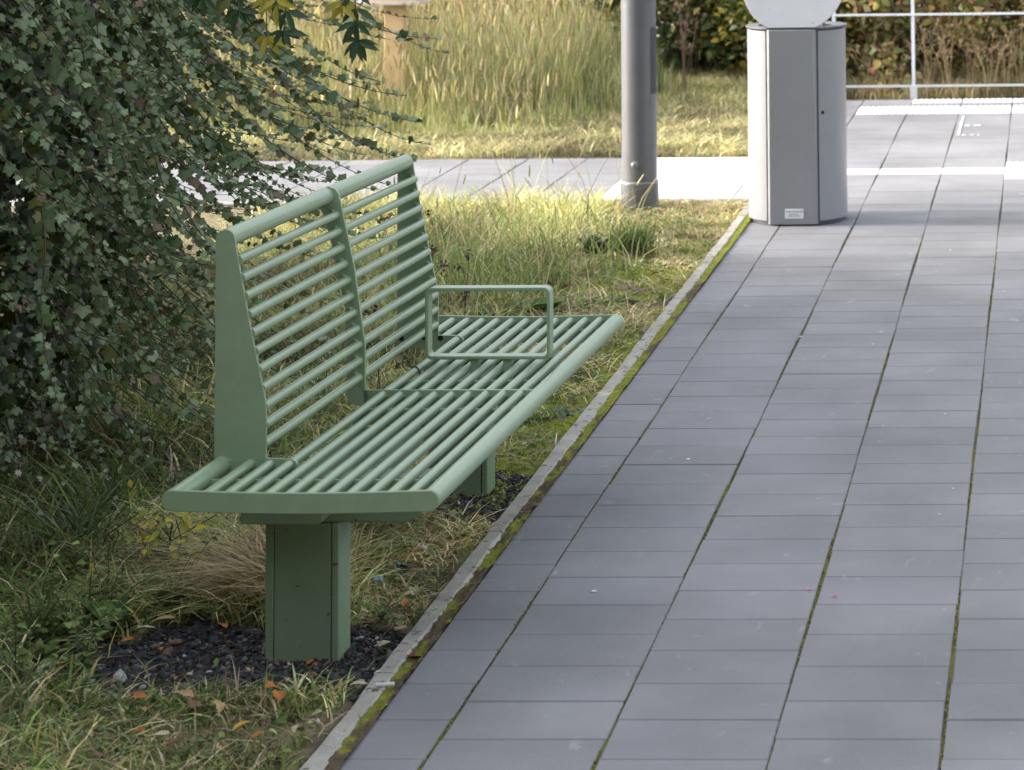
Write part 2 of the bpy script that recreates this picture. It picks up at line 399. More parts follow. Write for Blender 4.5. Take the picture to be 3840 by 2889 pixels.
for k, w_ in enumerate(WK):
    h = .0045+dip(w_)*.8
    spans = [(.006, LEN-.006)] if k <= 8 else [(.006, .287), (1.643, LEN-.006)]
    for a, b in spans:
        tube(bm, [(-w_, a+(b-a)*i/6, h) for i in range(7)], .0096, 18)
    for s_ in ([.167, .824, 1.14, 1.80] if k <= 8 else [.167, 1.80]): weld(bm, -w_-.008, s_-.003, h-.006, .0045)
    for s_ in [.957]+([] if k > 8 else []):
        if k <= 8: weld(bm, -w_-.008, s_, h-.001, .0035); weld(bm, -w_+.009, s_, h-.002, .0035)
    for s_ in (LEN-.009,): weld(bm, -w_-.008, s_, h+.001, .0035); weld(bm, -w_+.009, s_, h, .0035)
bmobj("seat_bars", bm, SAGE, bench)
bm = bmesh.new(); tube(bm, [(-.0185, .006+(LEN-.012)*i/8, -.001) for i in range(9)], .0188, 32); bmobj("front_rail", bm, SAGE, bench)
for a, b in ((.006, .287), (1.643, LEN-.006)):
    bm = bmesh.new(); tube(bm, [(-.508, a, -.001), (-.508, b, -.001)], .0185, 32)
    if a < 1: weld(bm, -.508, b-.002, .015, .008); weld(bm, -.492, b-.002, .009, .007)
    bmobj("rear_rail", bm, SAGE, bench)
for s_, wl in ((.165, .50), (.822, .40), (1.138, .40), (1.798, .50)):
    bm = bmesh.new()
    pts = [(-.022, -.035), (-.022, -.004)]
    box(bm, -wl, -.022, s_-.002, s_+.003, -.034, -.0005); bmobj("support_strip", bm, SAGE, bench, bevel=.001)
# end gussets of the backrest: straight rear, leaning front edge, rounded top, foot running forward
def gusset(w_off=0):
    P = [(-.369, .0125), (-.418, .0135), (-.4185, .101), (-.420, .126), (-.452, .271), (-.477, .398), (-.4835, .437)]
    for k in range(1, 8):
        a = math.pi*k/8; P.append((-.5035+.0195*math.cos(a), .4415+.0195*math.sin(a)))
    P += [(-.5228, .437), (-.5228, .0)]
    for k in range(1, 5): a = math.pi+math.pi/2*k/5; P.append((-.498+.0248*math.cos(a), -.002+.018*math.sin(a)))
    P += [(-.498, -.020), (-.372, -.022)]
    for k in range(0, 6): a = -math.pi/2+math.pi*k/5.5; P.append((-.372+.019*math.cos(a), -.004+.017*math.sin(a)))
    return P
for s0, s1 in ((.281, .289), (1.641, 1.649)):
    bm = bmesh.new(); prism(bm, gusset(), 1, s0, s1); g_ = bmobj("back_gusset", bm, SAGE, bench, bevel=.0014)
    if s0 > 1:
        for w_, h_ in ((.511, .006), (.453, .008), (.412, .007)):
            bm = bmesh.new(); tube(bm, [(-w_, s0-.0025, h_), (-w_, s0+.001, h_)], .0065, 20); bmobj("bolt_hole", bm, HOLE, g_)
rib = [(-.424, .0145), (-.412, .0135), (-.412, .108), (-.416, .137), (-.438, .285), (-.468, .42), (-.4735, .446), (-.482, .458), (-.4975, .4635), (-.512, .458), (-.520, .446), (-.519, .42), (-.508, .40),
       (-.488, .33), (-.457, .19), (-.452, .12), (-.455, .004), (-.448, -.014), (-.429, -.022), (-.412, -.022), (-.405, -.014), (-.405, .0125)]
bm = bmesh.new(); prism(bm, rib, 1, .961, .970); bmobj("back_rib", bm, SAGE, bench, bevel=.0014)
RODS = [(.4800, .400), (.4735, .364), (.4665, .328), (.4595, .292), (.4525, .256), (.4455, .220), (.4385, .184), (.4315, .148), (.4265, .113), (.4255, .077), (.4255, .040)]
bm = bmesh.new()
for w_, h_ in RODS:
    tube(bm, [(-w_, .287+(1.356)*i/6, h_) for i in range(7)], .0093, 18)
    for s_ in (.957, 1.639): weld(bm, -w_-.006, s_, h_+.009, .0055); weld(bm, -w_-.002, s_, h_-.008, .004)
bmobj("back_bars", bm, SAGE, bench)
bm = bmesh.new(); tube(bm, [(-.5035, .287+1.356*i/8, .4425) for i in range(9)], .0188, 32); bmobj("top_rail", bm, SAGE, bench)
# armrest: one closed loop of flat bar with soft corners, on two lugs
def roundrect(x0, x1, z0, z1, r, n=6):
    P = []
    for cx, cz, a0 in ((x1-r, z1-r, 0), (x0+r, z1-r, 90), (x0+r, z0+r, 180), (x1-r, z0+r, 270)):
        for k in range(n+1): a = R(a0+90*k/n); P.append((cx+r*math.cos(a), cz+r*math.sin(a)))
    return P
bm = bmesh.new()
O = roundrect(-.352, -.054, .0245, .191, .016); I = roundrect(-.344, -.062, .0325, .183, .009)
for yy in (1.255, 1.295): pass
ring = [[bm.verts.new((x, yy, z)) for x, z in P] for P in (O, I) for yy in (1.255, 1.295)]
o0, o1, i0, i1 = ring; n = len(O)
for k in range(n):
    q = (k+1) % n
    bm.faces.new((o0[k], o0[q], o1[q], o1[k])); bm.faces.new((i0[k], i1[k], i1[q], i0[q]))
    bm.faces.new((o0[k], i0[k], i0[q], o0[q])); bm.faces.new((o1[k], o1[q], i1[q], i1[k]))
arm = bmobj("armrest", bm, SAGE, bench, bevel=.0015)
for w_ in (.158, .236):
    bm = bmesh.new(); box(bm, -w_-.0095, -w_+.0095, 1.262, 1.288, -.03, .0238); bmobj("armrest_lug", bm, SAGE, bench, bevel=.001)
bm = bmesh.new(); box(bm, -.40, -.06, 1.265, 1.285, -.040, -.031); bmobj("armrest_bracket", bm, SAGE, bench, bevel=.001)
# underframe
for s0, s1 in ((.287, .367), (1.553, 1.633)):
    bm = bmesh.new(); prism(bm, [(-.105, -.0245), (-.430, -.0245), (-.430, -.112), (-.135, -.112), (-.105, -.095)], 1, s0, s1); bmobj("cross_arm", bm, SAGE_DARK, bench, bevel=.004, seg=3)
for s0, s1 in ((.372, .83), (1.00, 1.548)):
    bm = bmesh.new(); box(bm, -.405, -.245, s0, s1, -.085, -.040); bmobj("spine_beam", bm, SAGE_DARK, bench, bevel=.004, seg=3)
for s0, s1 in ((.205, .278), (1.642, 1.72)):
    bm = bmesh.new(); prism(bm, [(-.444, -.030), (-.444, -.0955), (-.292, -.0975), (-.281, -.090), (-.280, -.030)], 1, s0, s1); bmobj("mounting_block", bm, SAGE_DARK, bench, bevel=.003, seg=3)
for s0, s1 in ((.287, .367), (1.553, 1.633)):
    bm = bmesh.new(); P = [(-.272, s0), (-.272, s1), (-.420, s1), (-.420, s0)]
    # outer shell with two open grooves and a slightly recessed cover
    sh = [(-.420, s0), (-.4035, s0), (-.4035, s0+.006), (-.2865, s0+.006), (-.2865, s0), (-.274, s0+.001), (-.271, s0+.006), (-.270, s1-.006), (-.276, s1), (-.416, s1), (-.421, s1-.006)]
    prism(bm, sh, 2, -.47, -.1125); leg = bmobj("leg", bm, SAGE_DARK, bench, bevel=.0015)
    bm = bmesh.new(); prism(bm, [(-.4015, s0+.0008), (-.4015, s0+.005), (-.2885, s0+.005), (-.2885, s0+.0008)], 2, -.385, -.1135); bmobj("cover_panel", bm, SAGE_DARK, leg, bevel=.0008)
# the little dark cable tie on a bar near the armrest
bm = bmesh.new()
pts = [(-.371-.0095*math.cos(a), 1.235, .0035+.0095*math.sin(a)) for a in [R(d) for d in range(0, 361, 20)]]
tube(bm, pts, .0016, 8); tube(bm, [(-.361, 1.235, .002), (-.357, 1.232, -.006), (-.353, 1.231, -.003)], .0022, 8)
ct = bmobj("cable_tie", bm, mat("black_plastic", (.02, .02, .02), .4)); ct.matrix_world = Mb
tag(ct, "black cable tie looped round a seat bar beside the armrest", "cable tie")

# ------------------------------------------------------------ litter bin
def on_ground(x, y): return (x, y, 0)
BX, BY = -1.043, 10.862
bin_ = empty("litter_bin", (BX, BY, 0)); tag(bin_, "tall silver-grey oval litter bin with flat front and tilted round lid, on the slabs", "litter bin")
def arcpts(r, a0, a1, n): return [(r*math.sin(R(a0+(a1-a0)*k/n)), -r*math.cos(R(a0+(a1-a0)*k/n))) for k in range(n+1)]
HB = .800
bm = bmesh.new()   # fold-edged front panel: flat face with chamfered flanges
prism(bm, [(-.098, -.193), (.090, -.193), (.100, -.172), (.104, -.150), (-.110, -.150), (-.105, -.184)], 2, .006, HB)
bmobj("front_panel", bm, BINGREY, bin_, bevel=.0025)
for nm, a0, a1 in (("side_shell", -153, -33), ("door", 31, 153)):
    o_ = arcpts(.206, a0, a1, 30); i_ = arcpts(.198, a0, a1, 30)[::-1]
    bm = bmesh.new(); prism(bm, o_+i_, 2, .018, HB-.005); d_ = bmobj(nm, bm, BINGREY, bin_, bevel=.0012)
    if nm == "door":
        bm = bmesh.new(); a = R(36); c = Vector((.2065*math.sin(a), -.2065*math.cos(a), .459)); t_ = Vector((math.sin(a), -math.cos(a), 0))
        tube(bm, [c-t_*.004, c+t_*.0012], .0075, 20); bmobj("keyhole", bm, HOLE, d_)
bm = bmesh.new(); prism(bm, arcpts(.19, 0, 348, 29), 2, .002, .017); bmobj("base_plate", bm, BINDARK, bin_)
bm = bmesh.new(); o_ = arcpts(.206, 150, 210, 16); prism(bm, o_+arcpts(.198, 150, 210, 16)[::-1], 2, .018, HB-.006); bmobj("rear_shell", bm, BINGREY, bin_)
bm = bmesh.new()   # inner liner (open dark drum)
P = arcpts(.176, 0, 352.5, 47); a_ = [bm.verts.new((x, y, .2)) for x, y in P]; b_ = [bm.verts.new((x, y, HB-.004)) for x, y in P]
for k in range(len(P)): bm.faces.new((a_[k], a_[(k+1) % 48], b_[(k+1) % 48], b_[k]))
bm.faces.new(a_); bmobj("inner_liner", bm, HOLE, bin_)
bm = bmesh.new()   # rim ring, cut straight along the front
P = []; Q = []
for k in range(64):
    a = 2*math.pi*k/64; P.append((.212*math.sin(a), max(-.212*math.cos(a), -.186))); Q.append((.160*math.sin(a), max(-.160*math.cos(a), -.150)))
vv = [[bm.verts.new((x, y, z)) for x, y in L] for L in (P, Q) for z in (HB+.001, HB+.009)]
for k in range(64):
    q = (k+1) % 64
    bm.faces.new((vv[0][k], vv[0][q], vv[1][q], vv[1][k])); bm.faces.new((vv[2][k], vv[3][k], vv[3][q], vv[2][q]))
    bm.faces.new((vv[1][k], vv[1][q], vv[3][q], vv[3][k])); bm.faces.new((vv[0][k], vv[2][k], vv[2][q], vv[0][q]))
bmobj("rim", bm, BINDARK, bin_, bevel=.001)
bm = bmesh.new()   # tilted round lid growing out of the front edge
P = [(-.098, 0), (.098, 0)]
rr = .212; c0 = math.sqrt(rr*rr-.098**2)
a0 = math.asin(.098/rr)
for k in range(1, 40):
    a = a0+(2*math.pi-2*a0)*k/40; P.append((rr*math.sin(a), c0-rr*math.cos(a)))
T = Matrix.Translation((0, -.190, HB+.010)) @ Matrix.Rotation(R(90-27), 4, 'X')
prism(bm, P, 2, 0, -.007)
bmesh.ops.transform(bm, matrix=T, verts=bm.verts); bmobj("lid", bm, mat("lid_paint", (.36, .37, .40), .33, .5, var=.05, vscale=9, speck=(25, .72, (.2, .19, .18))), bin_, bevel=.001)
for sx_, ya_ in ((.12, -.10), (-.12, -.06)):
    bm = bmesh.new(); tube(bm, [(sx_, ya_, HB+.005), (sx_, .04, HB+.17)], .008, 10); bmobj("lid_bracket", bm, BINDARK, bin_)
st = bmesh.new(); box(st, -1.079-BX, -1.003-BX, -.1944, -.1932, .031, .0705); sticker = bmobj("sticker", st, LABELM, bin_, bevel=.0004)
def lettering(txt, size, x, z, parent, name="lettering"):
    cu = bpy.data.curves.new(name, 'FONT'); cu.body = txt; cu.size = size; cu.align_x = 'CENTER'; cu.extrude = .0002
    o = bpy.data.objects.new(name, cu); COL.objects.link(o); bpy.context.view_layer.update()
    me = bpy.data.meshes.new_from_object(o.evaluated_get(bpy.context.evaluated_depsgraph_get())); bpy.data.objects.remove(o)
    m_ = obj(name, me, INK, parent); m_.matrix_local = Matrix.Translation((x, -.1947, z)) @ Matrix.Rotation(R(90), 4, 'X'); return m_
lettering("www.auweko.de", .0105, -1.041-BX, .0565, sticker)
bm = bmesh.new()
for zz, segs in ((.0475, [(-.024, -.012), (-.010, .004), (.006, .017)]), (.0400, [(-.029, -.024), (-.022, -.006), (-.004, .010), (.012, .028)])):
    for a, b in segs: box(bm, a-1.041-BX, b-1.041-BX, -.1949, -.1944, zz, zz+.0022)
bmobj("small_print", bm, INK, sticker, smooth=False)

# ------------------------------------------------------------ lamp pole
PXX, PYY = -1.764, 11.21
pole = empty("steel_pole", (PXX, PYY, 0)); tag(pole, "tall round grey steel pole with a bolt and welded collar, standing in the grass", "pole")
bm = bmesh.new(); tube(bm, [(0, 0, .118), (0, 0, 4.6)], .0765, 48, r2=.070); bmobj("shaft", bm, POLEM, pole)
bm = bmesh.new(); tube(bm, [(0, 0, -.05), (0, 0, .112)], .083, 48); bmobj("collar", bm, POLEM, pole, bevel=.002)
bm = bmesh.new()
for k in range(48):
    pass
rp = [(.0826, .111), (.0838, .114), (.0825, .118), (.0775, .121), (.074, .118)]
rings = [[bm.verts.new((r_*math.cos(2*math.pi*k/48), r_*math.sin(2*math.pi*k/48), z_+.0015*math.sin(k*1.3))) for k in range(48)] for r_, z_ in rp]
for A, B_ in zip(rings, rings[1:]):
    for k in range(48): bm.faces.new((A[k], A[(k+1) % 48], B_[(k+1) % 48], B_[k]))
bmobj("weld_seam", bm, ZINC, pole)
bm = bmesh.new(); d_ = Vector((-.10, -.995, 0)).normalized()
tube(bm, [d_*.070, d_*.090], .0125, 6); tube(bm, [d_*.090, d_*.0935], .0125, 24, r2=.008); tube(bm, [d_*.0755, d_*.080], .0165, 24)
bmesh.ops.translate(bm, verts=bm.verts, vec=(0, 0, .196)); bmobj("bolt", bm, ZINC, pole, bevel=.001)
bm = bmesh.new()   # hatch: thin curved door on the right side
def hatch(r_, a0, a1, z0, z1):
    g = [[bm.verts.new((r_*math.sin(R(a0+(a1-a0)*i/12)), -r_*math.cos(R(a0+(a1-a0)*i/12)), z0+(z1-z0)*j/10)) for i in range(13)] for j in range(11)]
    for j in range(10):
        for i in range(12): bm.faces.new((g[j][i], g[j][i+1], g[j+1][i+1], g[j+1][i]))
hatch(.0772, 52, 105, .495, .78); bmesh.ops.solidify(bm, geom=bm.faces[:], thickness=.0015); bmobj("hatch", bm, POLEM, pole, bevel=.0008)
bm = bmesh.new(); tube(bm, [(0, 0, 4.6), (0, 0, 4.68)], .074, 32, r2=.03); bmobj("pole_cap", bm, POLEM, pole)

# ------------------------------------------------------------ railing
ral = empty("railing", (-.82, 15.9, 0)); tag(ral, "pale grey flat-bar railing behind the ribbed white strip", "railing")
for x_, lowbase in ((-.476, 0), (.01, 1), (1.51, 1), (3.0, 1)):
    bm = bmesh.new(); box(bm, x_-.009, x_+.011, -.012, .012, .06, .955); po = bmobj("post", bm, RAILM, ral, bevel=.001)
    bm = bmesh.new(); box(bm, x_-.020, x_+.022, -.016, .016, -.04, .059); bmobj("post_foot", bm, RAILM, po, bevel=.001)
for z_ in (.0605, .496, .944):
    bm = bmesh.new(); box(bm, -.484, 3.01, -.018, -.0125, z_-.0065, z_+.0065) if z_ < .9 else box(bm, -.49, 3.02, -.022, .022, .956, .966); bmobj("rail", bm, RAILM, ral, bevel=.001)

# ------------------------------------------------------------ wooden box on a post in the meadow
SX, SY = -3.690, 14.62
sign = empty("post_box", (SX, SY, 0)); tag(sign, "pale wooden post carrying a box with a grey board base, in the tall meadow grass", "wooden post")
bm = bmesh.new(); box(bm, -.055, .055, -.045, .045, -.1, .676); bmobj("post", bm, WOOD, sign, bevel=.003)
bm = bmesh.new(); box(bm, -.205, .175, -.14, .12, .677, .697); bmobj("base_board", bm, mat("board_grey", (.50, .46, .42), .7, .3, var=.1), sign, bevel=.002)
bm = bmesh.new(); box(bm, -.175, .145, -.11, .10, .698, 1.25); bmobj("wooden_box", bm, WOOD, sign, bevel=.003)
bm = bmesh.new(); prism(bm, [(-.215, 1.251), (.185, 1.251), (.185, 1.27), (-.015, 1.40), (-.215, 1.27)], 1, -.15, .15); bmobj("box_roof", bm, BINDARK, sign, bevel=.002)
for sx_ in (-.17, -.09, .08, .13):
    bm = bmesh.new(); tube(bm, [(sx_, -.1405, .687), (sx_, -.143, .687)], .006, 12); bmobj("screw", bm, ZINC, sign)

# ------------------------------------------------------------ wire fence inside the ivy
fe = empty("wire_fence", (-2.74, 7.75, 0)); tag(fe, "dark green wire mesh fence panel half hidden by the ivy", "fence")
bm = bmesh.new()
for k in range(15): tube(bm, [(.006*math.sin(k)-.018*k, k*.045-.1, 0), (.006*math.sin(k)-.018*k, k*.045-.1, .38)], .0026, 6)
for z_ in (.05, .2, .36): tube(bm, [(.04, -.1, z_), (-.25, .54, z_)], .0028, 6)
bmobj("mesh_panel", bm, WIREM, fe)

# ------------------------------------------------------------ vegetation tools
def norm(v): return v/np.maximum(np.linalg.norm(v, axis=-1, keepdims=True), 1e-9)
def blades(P, h, wd, ang, lean, col, tip=None, tw=None, pw=1.9):
    """grass blades: 4 levels, curving over in direction ang"""
    n = len(P); T = np.array([0, .34, .68, 1.0]); W = np.array([.85, 1, .72, .0])
    D = np.stack([np.cos(ang), np.sin(ang), 0*ang], -1)
    tw = rng.uniform(0, math.pi*2, n) if tw is None else tw
    S_ = np.stack([np.cos(tw), np.sin(tw), 0*tw], -1)
    V = np.zeros((n, 7, 3)); C = np.zeros((n, 7, 3)); tip = col if tip is None else tip; vi = 0
    for k, t in enumerate(T):
        c = P+D*(lean*h*t**pw)[:, None]+np.array((0, 0, 1.))*(h*(t-.42*np.minimum(lean, 1.6)*t**2.4*.75))[:, None]
        cc = col*(1-t)+tip*t
        if k < 3:
            V[:, vi] = c-S_*(wd*W[k]*.5)[:, None]; V[:, vi+1] = c+S_*(wd*W[k]*.5)[:, None]; C[:, vi] = C[:, vi+1] = cc; vi += 2
        else: V[:, 6] = c; C[:, 6] = cc
    b = (np.arange(n)*7)[:, None]
    Q = np.concatenate([b+np.array([0, 1, 3, 2]), b+np.array([2, 3, 5, 4])]); Tr = b+np.array([4, 5, 6])
    return V.reshape(-1, 3), Q, Tr, C.reshape(-1, 3)
class Soup:
    def __init__(s): s.V = []; s.C = []; s.Q = []; s.T = []; s.n = 0
    def add(s, V, Q, T, C):
        s.V.append(V); s.C.append(C)
        if Q is not None and len(Q): s.Q.append(np.asarray(Q)+s.n)
        if T is not None and len(T): s.T.append(np.asarray(T)+s.n)
        s.n += len(V)
    def mesh(s, name, smooth=True):
        fs = []
        if s.Q: fs.append(np.concatenate(s.Q))
        if s.T: fs.append(np.concatenate(s.T))
        return npmesh(name, np.concatenate(s.V), fs, {"col": np.concatenate(s.C)}, smooth)
def frames(nrm, roll):
    """orthonormal frames: z = nrm, rolled"""
    z = norm(nrm); a = np.where(np.abs(z[:, 2:3]) < .9, np.array([[0, 0, 1.]]), np.array([[1., 0, 0]]))
    x = norm(np.cross(a, z)); y = np.cross(z, x); c, s_ = np.cos(roll)[:, None], np.sin(roll)[:, None]
    return np.stack([x*c+y*s_, -x*s_+y*c, z], 1)        # rows x,y,z
def leaves(tmpl, tri, P, size, Fm, col, shade=None):
    V = np.einsum('mk,nkj->nmj', tmpl, Fm)*size[:, None, None]+P[:, None]
    n, m = V.shape[:2]; C = np.repeat(col[:, None], m, 1)
    if shade is not None: C = C*shade[None, :, None]
    T = (np.arange(n)*m)[:, None, None]+np.asarray(tri)[None]
    return V.reshape(-1, 3), None, T.reshape(-1, 3), C.reshape(-1, 3)
# five-lobed ivy leaf, stalk at the origin, pointing along +y
_o = [(0, 0), (.20, -.14), (.46, -.08), (.46, .18), (.60, .46), (.36, .54), (0, 1.0), (-.36, .54), (-.60, .46), (-.46, .18), (-.46, -.08), (-.20, -.14)]
IVY = np.array([(0, .30, .03)]+[(x, y, -.10*abs(x)-.10*max(0, y-.5)) for x, y in _o]); IVYT = [(0, 1+k, 1+(k+1) % 12) for k in range(12)]
IVYS = np.array([1.28, 1.2, .86, 1.02, .82, 1.15, .86, 1.25, .86, 1.15, .82, 1.02, .86])
# pointed oval leaf folded along its midrib
_e = [(0, 0), (.13, .18), (.20, .42), (.15, .70), (0, 1), (-.15, .70), (-.20, .42), (-.13, .18)]
OV = np.array([(x, y, .35*abs(x)-.25*y*y) for x, y in _e]+[(0, .42, -.05), (0, .7, -.13)]); OVT = [(0, 1, 8), (1, 2, 8), (2, 3, 9), (2, 9, 8), (3, 4, 9), (4, 5, 9), (5, 6, 9), (6, 8, 9), (6, 7, 8), (7, 0, 8)]
OVW = OV*np.array((1.7, 1, 1.2))

PAL = dict(g1=(.125, .185, .048), g2=(.195, .265, .078), g3=(.085, .12, .04), blue=(.13, .18, .10), yel=(.41, .385, .15), tan=(.47, .38, .20), dry=(.58, .50, .33), brn=(.24, .165, .10), pale=(.39, .41, .20))
def palette(n, ws):
    k = list(ws); p = np.array([ws[i] for i in k], float); p /= p.sum(); A = np.array([PAL[i] for i in k])
    return A[rng.choice(len(k), n, p=p)]*np.exp(rng.normal(0, .28, (n, 1)))*rng.uniform(.92, 1.08, (n, 3))
def patch(soup, n, x0, x1, y0, y1, dens, hfun, wd, ws, lean=(.2, 1.1), tipws=None, ang=None):
    x = rng.uniform(x0, x1, n); y = rng.uniform(y0, y1, n); keep = rng.random(n) < dens(x, y); x, y = x[keep], y[keep]; n = len(x)
    h = hfun(x, y)*rng.uniform(.45, 1.15, n); P = np.stack([x, y, ground_z(x, y)-.004], -1)
    ct = (.55+.95*sm(.25, .75, fbm(N4, x+3, y+8, .34)))[:, None]; col = palette(n, ws)*ct; tip = palette(n, tipws)*.5*ct+col*.5 if tipws else col*1.15
    a = rng.uniform(0, 2*math.pi, n) if ang is None else rng.normal(ang[0], ang[1], n)
    soup.add(*blades(P, h, wd*rng.uniform(.6, 1.3, n), a, rng.uniform(*lean, n), col, tip))

# ---- masks over the verge
def ivyfoot(y): return np.interp(y, [2, 5.8, 6.4, 7.0, 7.5, 8, 9, 10], [-3.0, -3.0, -2.68, -2.64, -2.80, -2.98, -3.32, -3.7])
def open_(x, y): return (x > ivyfoot(y)-.15)*(x < KX0-.004)*(1-gravel_mask(x, y)*.985)
def leg_clear(x, y): return 1-((x > -1.58) & (x < -1.38) & (((y > 5.08) & (y < 5.24)) | ((y > 6.36) & (y < 6.50))))*1.0
# foxtail seedheads on stalks
def seedheads(soup, x, y, h, L, col):
    n = len(x); a = rng.uniform(0, 6.28, n); lean = rng.uniform(.03, .32, n); P = np.stack([x, y, ground_z(x, y)], -1)
    soup.add(*blades(P, h, np.full(n, .0025), a, lean, palette(n, dict(tan=3, pale=2, dry=2)), pw=1.6, tw=rng.uniform(-.5, .5, n)))
    D = np.stack([np.cos(a), np.sin(a), 0*a], -1); tipp = P+D*(lean*h)[:, None]+np.array((0, 0, 1.))*(h*(1-.42*lean*.75))[:, None]
    ax = norm(D*(lean*1.5)[:, None]+np.array((0, 0, 1.))+rng.normal(0, .15, (n, 3)))
    rings = [(-.15, .1), (.1, .9), (.5, 1.0), (.85, .6), (1.08, .05)]; tm = np.array([(r_*math.cos(q*1.2566)*.075, r_*math.sin(q*1.2566)*.075, t) for t, r_ in rings for q in range(5)])
    tr = [(i*5+q, i*5+(q+1) % 5, (i+1)*5+(q+1) % 5) for i in range(4) for q in range(5)]+[(i*5+q, (i+1)*5+(q+1) % 5, (i+1)*5+q) for i in range(4) for q in range(5)]
    soup.add(*leaves(tm, tr, tipp, L, frames(ax, rng.uniform(0, 6, n)), col))
verge = Soup()
KF = lambda x: sm(-1.33, -1.75, x)           # 0 at the kerb, 1 inland
thin = lambda x, y: open_(x, y)*leg_clear(x, y)
# short turf everywhere
patch(verge, 52000, -3.2, -1.30, 4.0, 11.4, lambda x, y: thin(x, y)*(.25+.75*sm(.35, .6, fbm(N1, x, y, .25)))*(.35+.65*KF(x))*(1-.7*moss_mask(x, y)), lambda x, y: .02+.045*fbm(N2, x, y, .2), .0042,
      dict(g1=4, g2=2, g3=3, tan=2.5, dry=2, brn=1.5, yel=.7), (.4, 1.6))
# mown dry thatch lying flat
patch(verge, 26000, -3.0, -1.30, 4.0, 11.4, lambda x, y: thin(x, y)*(.2+.8*sm(.45, .6, fbm(N3, x, y, .3))), lambda x, y: .05+.05*N1(x, y, .2), .0034, dict(tan=4, dry=4, brn=3, yel=1), (1.6, 2.6))
# taller left-hand grass in front of the ivy and left of the bench leg
def tl(x, y): return thin(x, y)*sm(-1.62, -1.95, x)*(1-sm(6.9, 7.5, y)*.4)
patch(verge, 24000, -3.0, -1.55, 4.1, 8.2, tl, lambda x, y: .055+.13*sm(-1.6, -2.3, x)*fbm(N1, x, y, .4)+.03, .0055, dict(g1=5, g2=4, g3=3, tan=2.6, blue=3, dry=1.6, brn=1, yel=1.2), (.4, 1.7))
patch(verge, 9000, -2.1, -1.45, 5.35, 6.5, lambda x, y: thin(x, y)*sm(-1.42, -1.65, x), lambda x, y: .09+.06*N1(x, y, .2), .0045, dict(g1=2, g2=3, tan=4, dry=2, pale=2, yel=1), (.6, 2.0))
# fan of dead tan grass beside the leg
n = 750; a = rng.uniform(1.6, 4.4, n); P = np.stack([-1.63+rng.normal(0, .05, n), 5.50+rng.normal(0, .05, n), np.full(n, 0.)], -1)
verge.add(*blades(P, rng.uniform(.10, .22, n), rng.uniform(.0025, .0048, n), a, rng.uniform(1.1, 2.0, n), palette(n, dict(tan=4, dry=3, brn=3, g2=1))))
# behind the bench: medium height mixed grass, getting taller and paler
def bb(x, y): return thin(x, y)*sm(-1.62-.12*sm(8.6, 9.6, y), -1.95-.12*sm(8.6, 9.6, y), x)*sm(6.3, 7.0, y)*(.35+.65*sm(.35, .6, fbm(N4, x, y, .3)))
patch(verge, 34000, -3.3, -1.45, 6.3, 11.3, bb, lambda x, y: .06+.09*fbm(N1, x, y, .4)+.04*sm(7.5, 9, y), .0046, dict(g1=3, g2=6, pale=4, tan=2.4, yel=4, dry=2, brn=.6), (.3, 1.5), dict(tan=2, dry=2, yel=2, pale=2))
# the clump between backrest and pole
def cl(x, y): return thin(x, y)*np.exp(-(((x+2.12)/.36)**2+((y-9.4)/.9)**2))*(.3+.7*sm(.3, .6, fbm(N3, x, y, .2)))
patch(verge, 13000, -2.9, -1.45, 8.0, 11.2, cl, lambda x, y: .10+.20*fbm(N2, x, y, .3), .0048, dict(g1=8, g2=5, g3=6, pale=1, tan=2, dry=1.2), (.15, 1.2), dict(tan=1.5, g2=4, pale=1.5))
patch(verge, 9000, -2.1, -1.33, 4.2, 5.0, lambda x, y: thin(x, y)*sm(.3, .55, fbm(N1, x, y, .15)), lambda x, y: .03+.05*fbm(N2, x, y, .2), .0045, dict(g1=5, g2=4, pale=1, tan=3, dry=2, brn=1), (.5, 1.6))
patch(verge, 3600, -1.62, -1.31, 5.35, 6.25, lambda x, y: thin(x, y)*(.4+.6*sm(.3, .6, fbm(N2, x, y, .12))), lambda x, y: .02+.03*fbm(N1, x, y, .1), .004, dict(g1=3, g2=3, tan=5, dry=4, brn=2), (.6, 2.2))
patch(verge, 3000, -1.50, -1.31, 9.6, 11.35, lambda x, y: thin(x, y), lambda x, y: .02+.02*fbm(N1, x, y, .1), .004, dict(g2=1, tan=5, dry=5, brn=2), (.8, 2.2))
# sparse tufts close to the kerb
for _ in range(70):
    y = random.uniform(4.4, 11.3); x = random.uniform(-1.85, -1.33); m = random.randint(14, 60)
    if gravel_mask(np.array([x]), np.array([y]))[0] > .3 and random.random() < .8: continue
    P = np.stack([x+rng.normal(0, .012, m), y+rng.normal(0, .014, m), np.full(m, -.003)], -1)
    verge.add(*blades(P, rng.uniform(.015, .065, m), rng.uniform(.0018, .0032, m), rng.uniform(0, 6.3, m), rng.uniform(.4, 1.5, m), palette(m, random.choice([dict(g1=3, g2=4, g3=1), dict(g2=2, tan=3, dry=2)]))))
n = 46; seedheads(verge, rng.normal(-2.1, .3, n), rng.uniform(8.4, 10.9, n), rng.uniform(.22, .5, n), rng.uniform(.025, .05, n), palette(n, dict(tan=2, dry=3, pale=2))*1.2)
n = 160; x = rng.uniform(-2.9, -1.7, n); y = rng.uniform(7.2, 11.2, n); P = np.stack([x, y, 0*x], -1); verge.add(*blades(P, rng.uniform(.2, .5, n), rng.uniform(.0016, .003, n), rng.uniform(0, 6.3, n), rng.uniform(.1, .9, n), palette(n, dict(tan=3, brn=3, pale=1, g2=1)), pw=1.4))
verge.C = [c*np.array((1.12, 1.12, 1.08)) for c in verge.C]
tag(obj("verge_grass", verge.mesh("verge_grass"), GRASSM), "mixed green and dry tan grass on the verge between kerb and ivy", "grass", kind="stuff")
